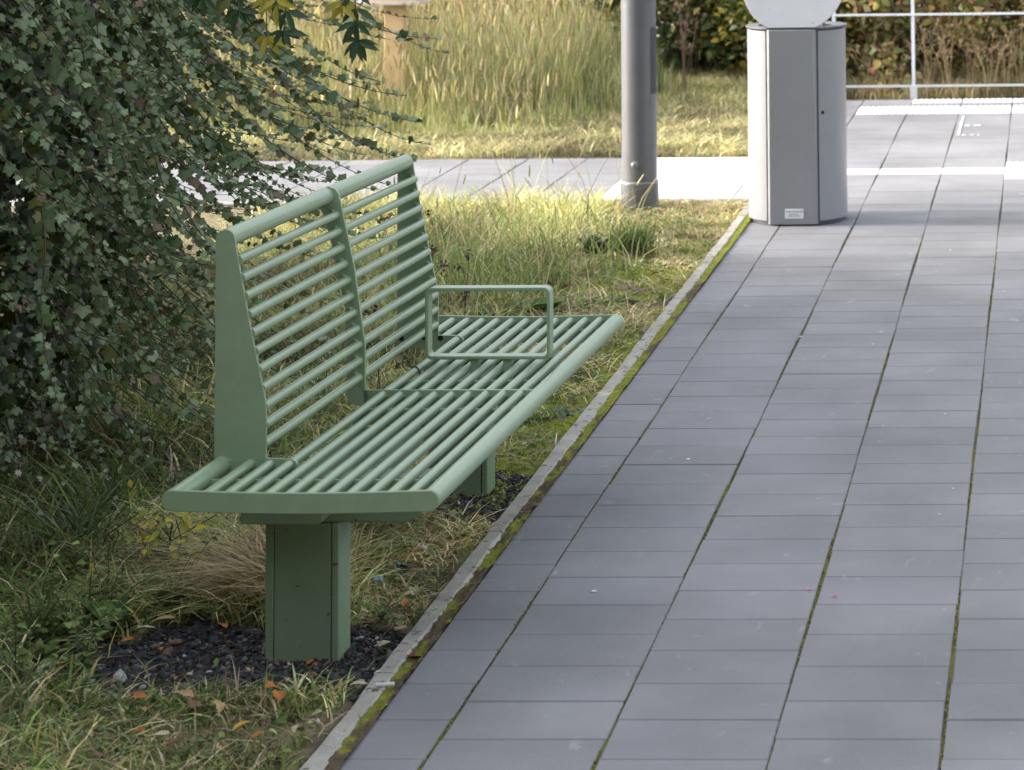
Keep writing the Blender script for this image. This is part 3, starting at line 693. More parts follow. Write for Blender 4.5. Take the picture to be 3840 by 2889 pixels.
# clover-like small leaves low in the verge
cl_ = Soup(); n = 26000; x = rng.uniform(-3.0, -1.32, n); y = rng.uniform(4.0, 11.0, n); k = rng.random(n) < thin(x, y)*np.maximum(sm(.44, .6, fbm(N4, x, y, .22)), .75*(y < 5.0))*.9; x, y = x[k], y[k]; n = len(x)
P = np.stack([x, y, ground_z(x, y)+rng.uniform(.004, .03, n)], -1)
cl_.add(*leaves(OVW, OVT, P, rng.uniform(.008, .022, n), frames(np.stack([rng.normal(0, .5, n), rng.normal(-.2, .5, n), np.ones(n)], -1), rng.uniform(0, 6.3, n)), palette(n, dict(g1=4, g2=4, blue=2, g3=2, pale=1))))
tag(obj("ground_weeds", cl_.mesh("ground_weeds"), GRASSM), "small round-leaved green weeds carpeting parts of the verge", "weeds", kind="stuff")
# moss cushions by the kerb
ms = Soup(); n = 9000; x = rng.uniform(-1.95, -1.31, n); y = rng.uniform(5.2, 11.3, n); k = rng.random(n) < moss_mask(x, y); x, y = x[k], y[k]; n = len(x)
hx = np.array([(0, 0, .55)]+[(math.cos(q*math.pi/3), math.sin(q*math.pi/3), -.3) for q in range(6)]); ht = [(0, 1+q, 1+(q+1) % 6) for q in range(6)]
ms.add(*leaves(hx, ht, np.stack([x, y, ground_z(x, y)], -1), rng.uniform(.006, .019, n), frames(np.stack([rng.normal(0, .15, n), rng.normal(0, .15, n), np.ones(n)], -1), rng.uniform(0, 6, n)), mixc((.22, .26, .03), (.46, .50, .06), rng.random(n))))
tag(obj("moss_patch", ms.mesh("moss_patch"), MOSSM), "bright yellow-green moss cushions on the soil along the kerb", "moss", kind="stuff")
# plant debris: straw, crumbs of bark
db = Soup(); n = 9000; x = rng.uniform(-3, -1.30, n); y = rng.uniform(4.0, 11.3, n); k = rng.random(n) < (x > ivyfoot(y)); x, y = x[k], y[k]; n = len(x)
pl = np.array([(0, 0, 0), (1, .05, .02), (1, -.05, .02), (.5, .1, .07)]); 
db.add(*leaves(pl, [(0, 2, 1), (0, 1, 3)], np.stack([x, y, ground_z(x, y)+.003], -1), rng.uniform(.006, .03, n), frames(np.stack([rng.normal(0, .2, n), rng.normal(0, .2, n), np.ones(n)], -1), rng.uniform(0, 6.3, n)), np.array([(.12, .08, .05), (.30, .24, .15), (.20, .12, .06), (.06, .05, .04), (.34, .30, .22)])[rng.integers(0, 5, n)]*rng.uniform(.7, 1.3, (n, 1))))
tag(obj("plant_litter", db.mesh("plant_litter"), DRYM), "bits of straw and bark scattered over the verge soil", "plant litter", kind="stuff")

# ---- gravel round the legs
ico = bmesh.new(); bmesh.ops.create_icosphere(ico, subdivisions=1, radius=1); ico.verts.ensure_lookup_table()
IV = np.array([v.co[:] for v in ico.verts]); IT = np.array([[v.index for v in f.verts] for f in ico.faces]); ico.free()
gr = Soup()
for (cx, cy, rx, ry) in GRAV:
    n = 6500 if rx > .3 else 4000
    a = rng.uniform(0, 6.283, n); r_ = np.sqrt(rng.random(n))*1.15; x = cx+rx*r_*np.cos(a); y = cy+ry*r_*np.sin(a)
    k = (gravel_mask(x, y) > .3) & (x < KX0-.003); x, y = x[k], y[k]; n = len(x)
    sz = np.exp(rng.normal(-5.65, .55, n)); near = (np.abs(x+1.48) < .16) & ((np.abs(y-5.16) < .12) | (np.abs(y-6.42) < .12)); sz = np.clip(sz, .0018, np.where(near, .007, .018))
    Vt = np.repeat(IV[None], n, 0)*rng.uniform(.75, 1.25, (n, len(IV), 1))*np.stack([rng.uniform(.8, 1.5, n), rng.uniform(.7, 1.2, n), rng.uniform(.4, .8, n)], -1)[:, None]
    Fm = frames(np.stack([rng.normal(0, .3, n), rng.normal(0, .3, n), np.ones(n)], -1), rng.uniform(0, 6.3, n))
    Vt = np.einsum('nmk,nkj->nmj', Vt, Fm)*sz[:, None, None]+np.stack([x, y, ground_z(x, y)+sz*.2+rng.uniform(0, .003, n)], -1)[:, None]
    c = np.array([(.034, .033, .035), (.050, .049, .053), (.026, .022, .019), (.09, .092, .10), (.16, .15, .14), (.36, .35, .33), (.20, .12, .08)])[rng.choice(7, n, p=[.34, .29, .16, .11, .05, .025, .025])]*rng.uniform(.7, 1.3, (n, 1))
    gr.add(Vt.reshape(-1, 3), None, ((np.arange(n)*len(IV))[:, None, None]+IT[None]).reshape(-1, 3), np.repeat(c, len(IV), 0))
tag(obj("gravel", gr.mesh("gravel", False), STONEM), "dark crushed gravel bedded round the bench legs", "gravel", kind="stuff")

# ---- meadow beyond the crossing path
md = Soup()
def mh(x, y): return (.05+.45*sm(13.6, 15.3, y-.0*x)*(.6+.8*fbm(N1, x, y, .9)))*(1-.86*sm(-2.9, -2.2, x))
mask = lambda x, y: 1.0*((x < -1.30) | (y > 16.1))
patch(md, 30000, -7.5, -1.28, 12.99, 14.6, lambda x, y: mask(x, y)*(1-.5*sm(13.9, 14.6, y)), lambda x, y: .05+.05*fbm(N2, x, y, .5), .006, dict(g2=3, pale=3, tan=4, dry=4, yel=3, g1=1), (.5, 1.9), dict(dry=2, yel=2, pale=2))
patch(md, 80000, -7.8, -1.3, 13.5, 19.0, lambda x, y: mask(x, y)*sm(13.4, 14.3, y), mh, .0052, dict(g2=8, pale=6, tan=2.5, dry=3, yel=5, g1=4, brn=.6, g3=2), (.02, .5), dict(tan=2, dry=3, yel=4, pale=3, g2=2), None)
patch(md, 26000, -4.2, -1.28, 13.0, 18.0, lambda x, y: mask(x, y)*sm(-3.4, -2.4, x), lambda x, y: .05+.08*fbm(N3, x, y, .4), .006, dict(g2=4, pale=2, tan=4, dry=4, yel=2, brn=2), (.6, 2.0), dict(dry=3, tan=2))
patch(md, 16000, -1.35, 1.6, 16.0, 18.5, lambda x, y: 1.0+0*x, lambda x, y: .06+.2*fbm(N2, x, y, .5), .005, dict(tan=4, dry=3, brn=3, g2=2, pale=1), (.1, .9), dict(dry=3, tan=2))
n = 8000; x = rng.uniform(-7.6, -2.75, n); y = rng.uniform(14.1, 18.8, n); 
seedheads(md, x, y, np.maximum(.2, mh(x, y)*rng.uniform(.9, 1.5, n)), rng.uniform(.04, .085, n), palette(n, dict(tan=4, dry=3, yel=3)))
md.C = [c*np.array((.84, .84, .80)) for c in md.C]
tag(obj("meadow_grass", md.mesh("meadow_grass"), GRASSM), "tall golden meadow grass with foxtail seedheads beyond the crossing path", "grass", kind="stuff")

# ---- shrubs behind the meadow and the railing
BARK = mat("bark", (.10, .075, .05), .85, .2, var=.3, vscale=30, bump=.3, bscale=80)
def shrub_mesh(seed, cols, n, rx, ry, h, ls):
    rg = np.random.default_rng(seed); global rng
    old = rng; rng = rg
    s_ = Soup(); ncl = 46; c = np.stack([rg.uniform(-1, 1, ncl)*rx*.8, rg.uniform(-1, 1, ncl)*ry*.8, rg.uniform(.08, 1, ncl)*h], -1)
    sc_ = np.sqrt(np.clip(1-(c[:, 0]/rx)**2*.5-(c[:, 1]/ry)**2*.5, .2, 1)); c[:, 2] *= sc_
    who = rg.integers(0, ncl, n); P = c[who]+norm(rg.normal(0, 1, (n, 3)))*(rg.random(n)**.4)[:, None]*.19*np.array((1, 1, .9)); P[:, 2] = np.abs(P[:, 2])
    A = np.array([q[1] for q in cols]); p_ = np.array([q[0] for q in cols], float); tint = rg.uniform(.6, 1.3, ncl)
    base = A[rg.choice(len(A), n, p=p_/p_.sum())]*(tint[who]*rg.uniform(.8, 1.2, n))[:, None]
    s_.add(*leaves(OVW, OVT, P, rg.uniform(.6, 1.25, n)*ls, frames(np.stack([rg.normal(0, .6, n), rg.normal(-.3, .6, n), np.full(n, .8)], -1), rg.uniform(0, 6.3, n)), base))
    me = s_.mesh("foliage"); rng = old
    bm = bmesh.new()
    for q in c[::2]:
        q = Vector(q); b0 = Vector((q.x*.25, q.y*.25, -.05)); mid = b0.lerp(q, .55)+Vector((rg.normal(0, .04), rg.normal(0, .04), .08)); tube(bm, [b0, mid, q], .012, 6, r2=.003)
    mb = bpy.data.meshes.new("stems"); bm.to_mesh(mb); bm.free(); mb.materials.append(BARK); me.materials.append(BUSHM); return me, mb
KINDS = {
 "dark": (shrub_mesh(3, [(5, (.05, .085, .025)), (4, (.09, .13, .035)), (2.4, (.36, .29, .04)), (1.4, (.20, .16, .05))], 4600, .85, .6, 1.15, .062)),
 "gold": (shrub_mesh(4, [(4, (.05, .085, .02)), (3, (.10, .13, .03)), (3.2, (.36, .28, .03)), (1.2, (.30, .17, .03))], 4200, .8, .6, 1.1, .062)),
 "red": (shrub_mesh(5, [(4, (.15, .19, .055)), (4, (.27, .26, .08)), (3, (.42, .32, .10)), (1.3, (.40, .19, .10)), (.9, (.36, .14, .12)), (2.6, (.34, .27, .15))], 3300, .75, .55, 1.0, .060)),
 "green": (shrub_mesh(6, [(5, (.06, .11, .02)), (4, (.10, .16, .03)), (1, (.24, .24, .04))], 4200, .8, .6, 1.1, .058))}
SHR = [("dark", -2.35, 17.0, 1.0, 0, "dark green shrub with a few yellow leaves, just right of the tall pole"),
 ("dark", -1.70, 16.8, .9, 2, "low dark shrub with yellowing leaves immediately left of the litter bin"),
 ("gold", -3.1, 18.6, 1.05, 1, "golden-leaved shrub at the back of the meadow, directly behind the tall pole"),
 ("dark", -4.2, 19.5, 1.1, 4, "dark shrub at the back of the meadow, midway between wooden post and tall pole"),
 ("green", -5.2, 19.3, 1.05, 3, "green shrub behind the tall grass, just right of the wooden post"),
 ("dark", -6.3, 19.3, 1.1, 5, "dark shrub behind the meadow, seen above the ivy shoots"),
 ("green", -7.3, 19.1, 1.0, 1.5, "green shrub behind the meadow, hidden by the ivy at the left"),
 ("red", -.95, 16.75, 1.0, .6, "autumn shrub with pinkish red leaves behind the left end of the railing"),
 ("red", -.12, 16.85, 1.05, 3.6, "red and orange autumn shrub behind the railing at the right edge"),
 ("gold", -.55, 17.8, 1.2, 2.2, "yellow-green shrub behind the two red-leaved ones at the railing"),
 ("red", .80, 16.9, 1.0, 5.1, "autumn shrub behind the railing beyond the right edge"),
 ("green", .4, 18.9, 1.2, 4.0, "green shrub behind the right-hand red-leaved shrub"),
 ("dark", -1.45, 18.9, 1.25, 1.1, "tall dark shrub behind the litter bin and the railing's left post"),
 ("gold", -3.7, 20.7, 1.4, 2.6, "tall yellow-flecked shrub in the rear row behind the pole"),
 ("dark", -2.2, 20.3, 1.4, .4, "tall dark shrub in the rear row between pole and bin"),
 ("dark", -5.4, 21.0, 1.4, 3.3, "tall dark shrub in the rear row behind the wooden post")]
for kd, x, y, sc_, rz, lab in SHR:
    t = empty("shrub", (x, y, .02)); t.scale = (sc_,)*3; t.rotation_euler = (0, 0, rz); tag(t, lab, "shrub", "shrubs at the back of the meadow")
    for nm, me in zip(("foliage", "stems"), KINDS[kd]):
        o = bpy.data.objects.new(nm, me); COL.objects.link(o); o.parent = t
# dry upright weed stalks behind the railing, one object each
def stalk_plant(name, x, y, h, n, col, label, cat, group, spread=.05, heads=None, headcol=(.2, .13, .09)):
    s_ = Soup(); bm = bmesh.new(); tips = []
    for i in range(n):
        a = random.uniform(0, 6.28); L = h*random.uniform(.7, 1.05); b0 = Vector((random.gauss(0, .012), random.gauss(0, .012), -.01)); d_ = Vector((math.cos(a), math.sin(a), 0))*spread*random.uniform(.3, 1.6)
        pts = [b0, b0+d_*.35+Vector((0, 0, L*.5)), b0+d_+Vector((0, 0, L))]; tube(bm, pts, .0022, 5, r2=.0010); tips.append(pts[-1])
        for j in range(3):
            q = pts[1].lerp(pts[2], random.random()); e_ = q+Vector((random.gauss(0, .03), random.gauss(0, .03), random.uniform(.02, .06))); tube(bm, [q, e_], .001, 4); tips.append(e_)
    root = empty(name, (x, y, 0)); tag(root, label, cat, group)
    me = bpy.data.meshes.new("stalks"); bm.to_mesh(me); bm.free(); obj("stalks", me, mat(name+"_stalk", col, .8, .2), root)
    if heads:
        P = np.array([q[:] for q in tips for _ in range(heads)]); m = len(P); P = P+rng.normal(0, .006, P.shape)+np.array((0, 0, -.008))
        s_.add(*leaves(OVW, OVT, P, rng.uniform(.007, .013, m), frames(rng.normal(0, 1, (m, 3)), rng.uniform(0, 6, m)), np.array(headcol)*rng.uniform(.6, 1.3, (m, 1)))); tag(obj("seed_heads", s_.mesh("seed_heads"), DRYM, root), kind="stuff")
    return root
for i, (x, y, h) in enumerate([(-.72, 16.25, .42), (-.47, 16.3, .5), (-.25, 16.2, .35), (-.95, 16.4, .38), (.1, 16.3, .45), (-.60, 16.15, .46), (-.34, 16.1, .40), (-.15, 16.15, .52), (-1.1, 16.2, .33)]):
    stalk_plant("dry_weed", x, y, h, 9, (.38, .29, .17), ["dry tan weed stalks behind the railing just right of its wide post", "tallest dry weed behind the railing, right of the post", "short dry weed behind the railing near the right edge", "dry weed behind the railing just right of the bin", "dry weed behind the railing past the right edge", "thin dry weed just right of the railing post, in front of the tallest", "small dry weed midway between railing post and right edge", "tall dry weed at the very right edge behind the railing", "dry weed partly hidden by the litter bin"][i], "weed", "dry weeds behind the railing", .13, 6, (.36, .27, .16))
stalk_plant("brown_weed", -2.22, 15.9, .62, 8, (.16, .10, .08), "dark brown seeding weed standing beside the tall pole in the meadow", "weed", None, .05, 12, (.17, .10, .07))
for i, (x, y, h) in enumerate([(-1.93, 7.9, .47), (-1.78, 7.75, .40), (-1.86, 7.2, .30)]):
    stalk_plant("brown_weed", x, y, h, 2, (.10, .07, .05), ["dark dried flower spike leaning right beside the far end of the backrest", "second dark dried spike, lower, by the far gusset of the bench", "short dark dried weed seen through the backrest bars"][i], "weed", "dark dried flower spikes behind the bench", .10, 16, (.09, .055, .04))
# white daisies / asters
ASTER = attrmat("aster_petals", .6, .3, .2)
def aster(x, y, h, n, label, group=None):
    root = empty("aster", (x, y, 0)); tag(root, label, "flower", group); bm = bmesh.new(); P = []
    for i in range(n):
        d_ = Vector((random.gauss(0, .07), random.gauss(0, .05), 0)); q = d_+Vector((0, 0, h*random.uniform(.75, 1.05))); tube(bm, [(0, 0, -.01), d_*.4+Vector((0, 0, h*.5)), q], .0016, 5, r2=.0009); P.append(q[:])
    me = bpy.data.meshes.new("stalks"); bm.to_mesh(me); bm.free(); obj("stalks", me, mat("aster_stalk", (.10, .14, .05), .7), root)
    fl = [(0, 0, .1)]+[(math.cos(k*math.pi/8)*(1 if k % 2 else .45), math.sin(k*math.pi/8)*(1 if k % 2 else .45), .12 if k % 2 else .02) for k in range(16)]; ft = [(0, 1+k, 1+(k+1) % 16) for k in range(16)]
    P = np.array(P); m = len(P); s_ = Soup(); sh = np.ones(17); V_, _, T_, C_ = leaves(np.array(fl), ft, P, rng.uniform(.008, .013, m), frames(np.stack([rng.normal(0, .4, m), rng.normal(-.6, .4, m), np.ones(m)], -1), rng.uniform(0, 6, m)), np.tile((.62, .62, .70), (m, 1)))
    C_ = C_.reshape(m, 17, 3); C_[:, 0] = (.5, .38, .03); s_.add(V_, None, T_, C_.reshape(-1, 3)); tag(obj("petals", s_.mesh("petals"), ASTER, root), kind="stuff")
AL = [(-2.33, 15.6, .52, 7, "pale asters in the meadow just left of the tall pole"), (-2.5, 15.3, .40, 5, "lower pale asters in the meadow left of the tall pole"), (-2.02, 7.2, .22, 6, "small white daisies seen between the upper backrest bars"), (-2.2, 7.6, .20, 5, "white daisies behind the left half of the backrest"),
      (-2.28, 6.15, .14, 5, "little white daisies at the foot of the ivy"), (-2.12, 6.0, .10, 4, "tiny white daisies left of the bench seat")]
for a_ in AL: aster(*a_, group="white asters and daisies")

# ---- the ivy
ivy = empty("ivy_bush", (-3.4, 6.9, 0)); tag(ivy, "big dark ivy mass with long trailing shoots hanging towards the bench", "ivy")
def iface(y, z): return ivyfoot(y)+np.interp(z, [0, .25, .5, .8, 1.2, 2, 2.8, 3.4], [-.02, .06, .12, .15, .17, .02, -.45, -1.1])
ORG = np.array((-3.4, 6.9, 0))
bm = bmesh.new()   # added solid core: stops sun leaks, near-black as shade between leaves
g = []
ys = np.linspace(2.4, 9.9, 46); zs = np.linspace(-.05, 3.15, 22)
for y in ys:
    row = []
    for z in zs:
        x = float(iface(y, z))-.50+(fbm(N1, y, z, .5)-.5)*.35
        if y < 2.8 or y > 9.6: x -= .5
        row.append(bm.verts.new((x-ORG[0], y-ORG[1], z)))
    for z in zs[::-1][:22:3]: row.append(bm.verts.new((-5.2-ORG[0], y-ORG[1], z)))
    g.append(row)
for A, B_ in zip(g, g[1:]):
    for k in range(len(A)): q = (k+1) % len(A); bm.faces.new((A[k], B_[k], B_[q], A[q]))
bm.faces.new(g[0]); bm.faces.new(g[-1][::-1])
bmobj("shade_core", bm, mat("ivy_core", (.016, .015, .009), .95, .1, var=.5, vscale=14, bump=1, bscale=25), ivy)
fol = Soup(); stemV = bmesh.new()
IC = dict(a=(.095, .148, .058), b=(.140, .195, .088), c=(.050, .090, .026), d=(.20, .26, .14), e=(.14, .15, .04), f=(.15, .10, .06))
def icol(n, ws): 
    k = list(ws); p = np.array([ws[i] for i in k], float); A = np.array([IC[i] for i in k]); return A[rng.choice(len(k), n, p=p/p.sum())]*rng.uniform(.75, 1.25, (n, 1))
def filler(n, y0, y1, z0, z1, s0, s1, depth):
    y = rng.uniform(y0, y1, n); z = rng.uniform(z0, z1, n); x = iface(y, z)-rng.exponential(depth, n)+(fbm(N1, y*2, z*2, .35)-.5)*.22
    fol.add(*leaves(IVY, IVYT, np.stack([x, y, z], -1)-ORG, rng.uniform(s0, s1, n), frames(np.stack([rng.normal(.55, .5, n), rng.normal(-.55, .5, n), rng.normal(.45, .45, n)], -1), rng.normal(math.pi, .9, n)), icol(n, dict(a=4, b=1.5, c=7, d=.4, e=1))*.7, IVYS))  # shade between the shoots put into the colour: filler leaves darkened
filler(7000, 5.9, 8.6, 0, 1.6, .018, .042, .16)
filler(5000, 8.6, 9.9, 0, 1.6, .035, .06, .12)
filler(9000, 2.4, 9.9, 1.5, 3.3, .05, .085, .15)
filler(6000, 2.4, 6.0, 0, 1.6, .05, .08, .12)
# trailing shoots
SP, SS, SN, SRo, SC_ = [], [], [], [], []
def shoot(p0, L, out, drop, flat, s0, s1, yaw, th=.0024, dens=1.0, c=0):
    n = 26; wob = 0; pts = []; p = np.array(p0, float); d0 = np.array((math.cos(yaw), math.sin(yaw), 0))
    for i in range(n+1):
        t = i/n; pts.append(p.copy()); wob = wob*.8+random.gauss(0, 2.6); ang = drop*(1-t)**flat+R(wob)-R(4)*t; d0 = np.array((math.cos(yaw+R(wob*2)), math.sin(yaw+R(wob*2)), 0))
        p = p+(d0*math.cos(ang)+np.array((0, 0, -math.sin(ang))))*L/n
    tube(stemV, [Vector(q-ORG) for q in pts], th, 6, r2=th*.35)
    m = int(L/.0175*dens); side = 1
    for j in range(m):
        t = min(.999, max(0, (j+.5+random.gauss(0, .35))/m)); k = min(int(t*n), n-1); q = pts[k]+(pts[k+1]-pts[k])*(t*n-k); tan = norm(pts[k+1]-pts[k]); lat = norm(np.cross(tan, (0, 0, 1.)))
        side = -side; sz = (s0*(1-t)+s1*t)*random.choice([.6, .8, 1, 1.15, 1.35])
        up_ = norm(np.cross(lat, tan)); 
        if up_[2] < 0: up_ = -up_
        yd = norm(lat*side*.7+tan*.35+np.array((0, 0, -.45 if t < .75 else .35))+rng.normal(0, .22, 3))
        nz = norm(np.array((.25, -.85, .6))+rng.normal(0, .35, 3)); xd = norm(np.cross(yd, nz)); nz = np.cross(xd, yd)
        SP.append(q-ORG+yd*sz*.12); SS.append(sz); SN.append(np.stack([xd, yd, nz])); SC_.append(icol(1, dict(a=5, b=4, c=2, d=2.2, e=1.2, f=.15+.8*t))[0])
for i in range(205):
    y = random.uniform(6.05, 8.5); z = random.uniform(.35 if y < 7.3 else 1.0, 2.2)
    x = float(iface(y, z))+random.uniform(-.06, .03)
    L = random.uniform(.5, 1.2)*(.6+.3*min(z, 1.6)); shoot((x, y, z), L, 1, R(random.uniform(48, 78)), random.uniform(.35, .85), random.uniform(.024, .036), .013, random.gauss(-.25, .45))
for i in range(130):      # low thin dark shoots near the foot
    y = random.uniform(6.0, 8.2); z = random.uniform(.15, .9); x = float(iface(y, z))+random.uniform(-.03, .02)
    shoot((x, y, z), random.uniform(.3, .6), 1, R(random.uniform(50, 80)), 1, .022, .012, random.gauss(-.3, .5), .002, .8)
# the long arching shoots reaching over the bench back
LONG = [(-2.50, 7.5, 1.50, 1.15, 58, .0), (-2.56, 7.9, 1.40, 1.15, 52, .15), (-2.50, 7.3, 1.36, 1.0, 60, .1), (-2.52, 7.7, 1.22, 1.05, 50, -.1), (-2.58, 8.1, 1.62, 1.3, 60, .05), (-2.48, 7.1, 1.20, .9, 62, .0),
        (-2.50, 7.5, 1.04, .92, 55, .1), (-2.46, 7.1, .95, .8, 50, -.1), (-2.58, 8.1, 1.12, 1.1, 52, .05), (-2.44, 7.0, 1.42, 1.1, 66, 0),
        (-2.46, 7.2, 1.12, 1.0, 62, .1), (-2.50, 7.6, 1.30, 1.25, 64, -.05)]
for x, y, z, L, dr, yw in LONG: shoot((x, y, z), L*random.uniform(.62, .84), 1, R(dr+random.gauss(0, 5)), random.uniform(.35, .7), .042, .019, yw+random.gauss(0, .12), .003, 1.05)
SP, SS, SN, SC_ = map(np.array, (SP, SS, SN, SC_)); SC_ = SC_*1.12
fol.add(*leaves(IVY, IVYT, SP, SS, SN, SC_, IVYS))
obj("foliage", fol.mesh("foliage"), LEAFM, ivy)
me = bpy.data.meshes.new("stems"); stemV.to_mesh(me); stemV.free(); me.polygons.foreach_set("use_smooth", [True]*len(me.polygons)); obj("stems", me, STEMM, ivy)

# ---- hanging climber sprigs with pointed leaves
SPRIGM = attrmat("climber_leaves", .45, .45, .3)
def sprig(p0, groups, label, c_green, c_yel):
    root = empty("climber_sprig", p0); tag(root, label, "climbing plant", "leafy climber sprigs hanging at the top"); bm = bmesh.new(); P, S_, Fm, C = [], [], [], []
    for (pts, fans, yel) in groups:
        pts = [Vector(q) for q in pts]; tube(bm, pts, .0022, 6, r2=.0012)
        for (t, m) in fans:
            k = min(int(t*(len(pts)-1)), len(pts)-2); q = pts[k].lerp(pts[k+1], t*(len(pts)-1)-k)
            for j in range(m):
                a = R(-200+220*(j+.5)/m)+random.gauss(0, .15); yd = norm(np.array((math.cos(a), random.gauss(0, .3), math.sin(a)-.25))); nz = norm(np.array((random.gauss(0, .3), -1, .5))); xd = norm(np.cross(yd, nz)); nz = np.cross(xd, yd)
                P.append(q[:]); S_.append(random.uniform(.042, .062)); Fm.append(np.stack([xd, yd, nz])); C.append(np.array(c_yel if random.random() < yel else c_green)*random.uniform(.8, 1.2))
    me = bpy.data.meshes.new("stalks"); bm.to_mesh(me); bm.free(); obj("stalks", me, STEMM, root)
    s_ = Soup(); s_.add(*leaves(OV*np.array((.82, 1.1, .9)), OVT, np.array(P), np.array(S_), np.array(Fm), np.array(C))); obj("leaves", s_.mesh("leaves"), SPRIGM, root)
GG, YY = (.045, .085, .035), (.42, .36, .05)
sprig((-2.12, 6.6, 1.33), [([(-.04, 0, .25), (-.06, 0, 0), (-.05, 0, -.12)], [(.35, 6), (.6, 6), (.85, 6), (1, 5)], 0), ([(0, 0, .22), (.02, .02, -.02), (.04, .02, -.16)], [(.4, 6), (.75, 6), (1, 6)], .05), ([(.08, .05, .2), (.10, .05, -.05), (.105, .05, -.25)], [(.45, 4), (.7, 4), (.95, 4)], .9)],
      "dark pointed-leaf sprigs with yellow leaves hanging at the top, right of the ivy", GG, YY)
sprig((-1.955, 6.6, 1.245), [([(.02, 0, .25), (.01, 0, 0), (0, 0, -.13)], [(.55, 3), (.8, 4), (1, 8)], .05), ([(-.03, 0, .25), (-.03, 0, .0), (-.02, 0, -.06)], [(.9, 3), (1, 3)], .9)],
      "small dark sprig with one drooping whorl, second from the ivy", GG, YY)
sprig((-1.775, 6.6, 1.27), [([(.0, 0, .25), (0, 0, 0), (.005, 0, -.10), (.01, 0, -.18)], [(.50, 2), (.66, 3), (.80, 5), (1, 8)], .02), ([(-.02, 0, .2), (-.03, 0, -.06), (-.03, 0, -.09)], [(.8, 3), (1, 2)], .9)],
      "lowest hanging leafy sprig, in front of the wooden post", GG, YY)

# ---- unseen leafy blocker, added behind the camera to darken faces turned that way
hd = empty("sky_blocker", (1, -5.5, 0)); tag(hd, "unseen leafy blocker added behind the viewpoint to cut off low sky light", "sky_blocker")
bm = bmesh.new(); xs_ = np.linspace(-13, 13, 53); zs_ = np.linspace(-.05, 5.6, 16); gg = [[bm.verts.new((x, .5*float(fbm(N1, x, z, 1.3))+(.3 if z > 5.3 else 0), z)) for z in zs_] for x in xs_]
bk = [[bm.verts.new((x, -1.6-.5*float(fbm(N2, x, z, 1.3)), z)) for z in zs_] for x in xs_]
for A, B_ in zip(gg, gg[1:]):
    for k in range(15): bm.faces.new((A[k], A[k+1], B_[k+1], B_[k]))
for A, B_ in zip(bk, bk[1:]):
    for k in range(15): bm.faces.new((A[k], B_[k], B_[k+1], A[k+1]))
for A, B_, C__, D__ in zip(gg, gg[1:], bk, bk[1:]): bm.faces.new((A[-1], C__[-1], D__[-1], B_[-1]))
for A, C__ in ((gg[0], bk[0]), (gg[-1], bk[-1])):
    for k in range(15): bm.faces.new((A[k], C__[k], C__[k+1], A[k+1]))
bmobj("blocker_core", bm, mat("blocker_inside", (.03, .04, .018), .9, .2, var=.5, vscale=5, bump=1, bscale=14), hd)
hs = Soup(); n = 9000; x = rng.uniform(-13, 13, n); z = rng.uniform(0, 5.7, n); hs.add(*leaves(OVW, OVT, np.stack([x, .55+rng.normal(0, .12, n), z], -1), rng.uniform(.08, .16, n), frames(np.stack([rng.normal(0, .5, n), np.ones(n), rng.normal(.4, .5, n)], -1), rng.uniform(0, 6, n)), palette(n, dict(g1=1, g3=4))*.6)); obj("foliage", hs.mesh("foliage"), BUSHM, hd)

# ---- single weeds on the verge
def rosette(name, x, y, n, L, wfac, cols, label, cat, group=None, rise=.5, z=0):
    root = empty(name, (x, y, z)); tag(root, label, cat, group)
    a = np.linspace(0, 6.283, n, endpoint=False)+rng.normal(0, .25, n); el = rng.uniform(rise*.6, rise*1.3, n)
    yd = np.stack([np.cos(a)*np.cos(el), np.sin(a)*np.cos(el), np.sin(el)], -1); xd = norm(np.cross(yd, np.array((0, 0, 1.)))); nz = np.cross(xd, yd)
    C = np.array(cols)[rng.integers(0, len(cols), n)]*rng.uniform(.8, 1.2, (n, 1))
    for nm, sel in (("leaves", slice(None)),):
        s_ = Soup(); s_.add(*leaves(OV*np.array((wfac, 1, 1.3)), OVT, np.zeros((n, 3))+yd*.005, rng.uniform(.7, 1.2, n)*L, np.stack([xd, yd, nz], 1), C)); obj(nm, s_.mesh(nm), GRASSM, root)
    return root
def tuft(name, x, y, n, h, ws, label, cat, group=None, spread=.02, lean=(.2, 1.1), wd=.0035):
    root = empty(name, (x, y, 0)); tag(root, label, cat, group); s_ = Soup(); P = np.stack([rng.normal(0, spread, n), rng.normal(0, spread, n), np.full(n, -.005)], -1)
    s_.add(*blades(P, h*rng.uniform(.5, 1.1, n), wd*rng.uniform(.6, 1.3, n), rng.uniform(0, 6.3, n), rng.uniform(*lean, n), palette(n, ws))); obj("blades", s_.mesh("blades"), GRASSM, root); return root
DG = [(.06, .11, .035), (.08, .14, .045)]; LG = [(.11, .19, .045), (.14, .23, .06)]
tuft("grass_tuft", -1.62, 10.05, 420, .16, dict(g1=5, g2=2, g3=2), "dark green fountain-like grass tuft in front of the pole", "grass tuft", spread=.035, lean=(.2, 1.3))
rosette("broadleaf_weed", -1.74, 9.95, 12, .10, 2.2, [(.025, .05, .025), (.03, .06, .03)], "very dark broad-leaved weed beside the fountain-like grass tuft", "weed", None, .9)
tuft("grass_tuft", -1.405, 7.72, 150, .055, dict(g1=3, g2=5), "small bright green tuft by the kerb, right of the armrest", "grass tuft", spread=.012, lean=(.3, 1.0), wd=.003)
rosette("broadleaf_weed", -1.455, 7.20, 7, .085, 2.6, LG, "flat broad-leaved weed lying between bench and kerb", "weed", None, .12)
rosette("broadleaf_weed", -1.36, 7.28, 6, .07, 3.0, [(.12, .17, .09)], "pale flat broad-leaved weed touching the kerb stones", "weed", None, .10)
rosette("broadleaf_weed", -1.52, 8.95, 16, .11, 2.0, LG, "fresh green rosette weed behind the far end of the seat", "weed", None, .25)
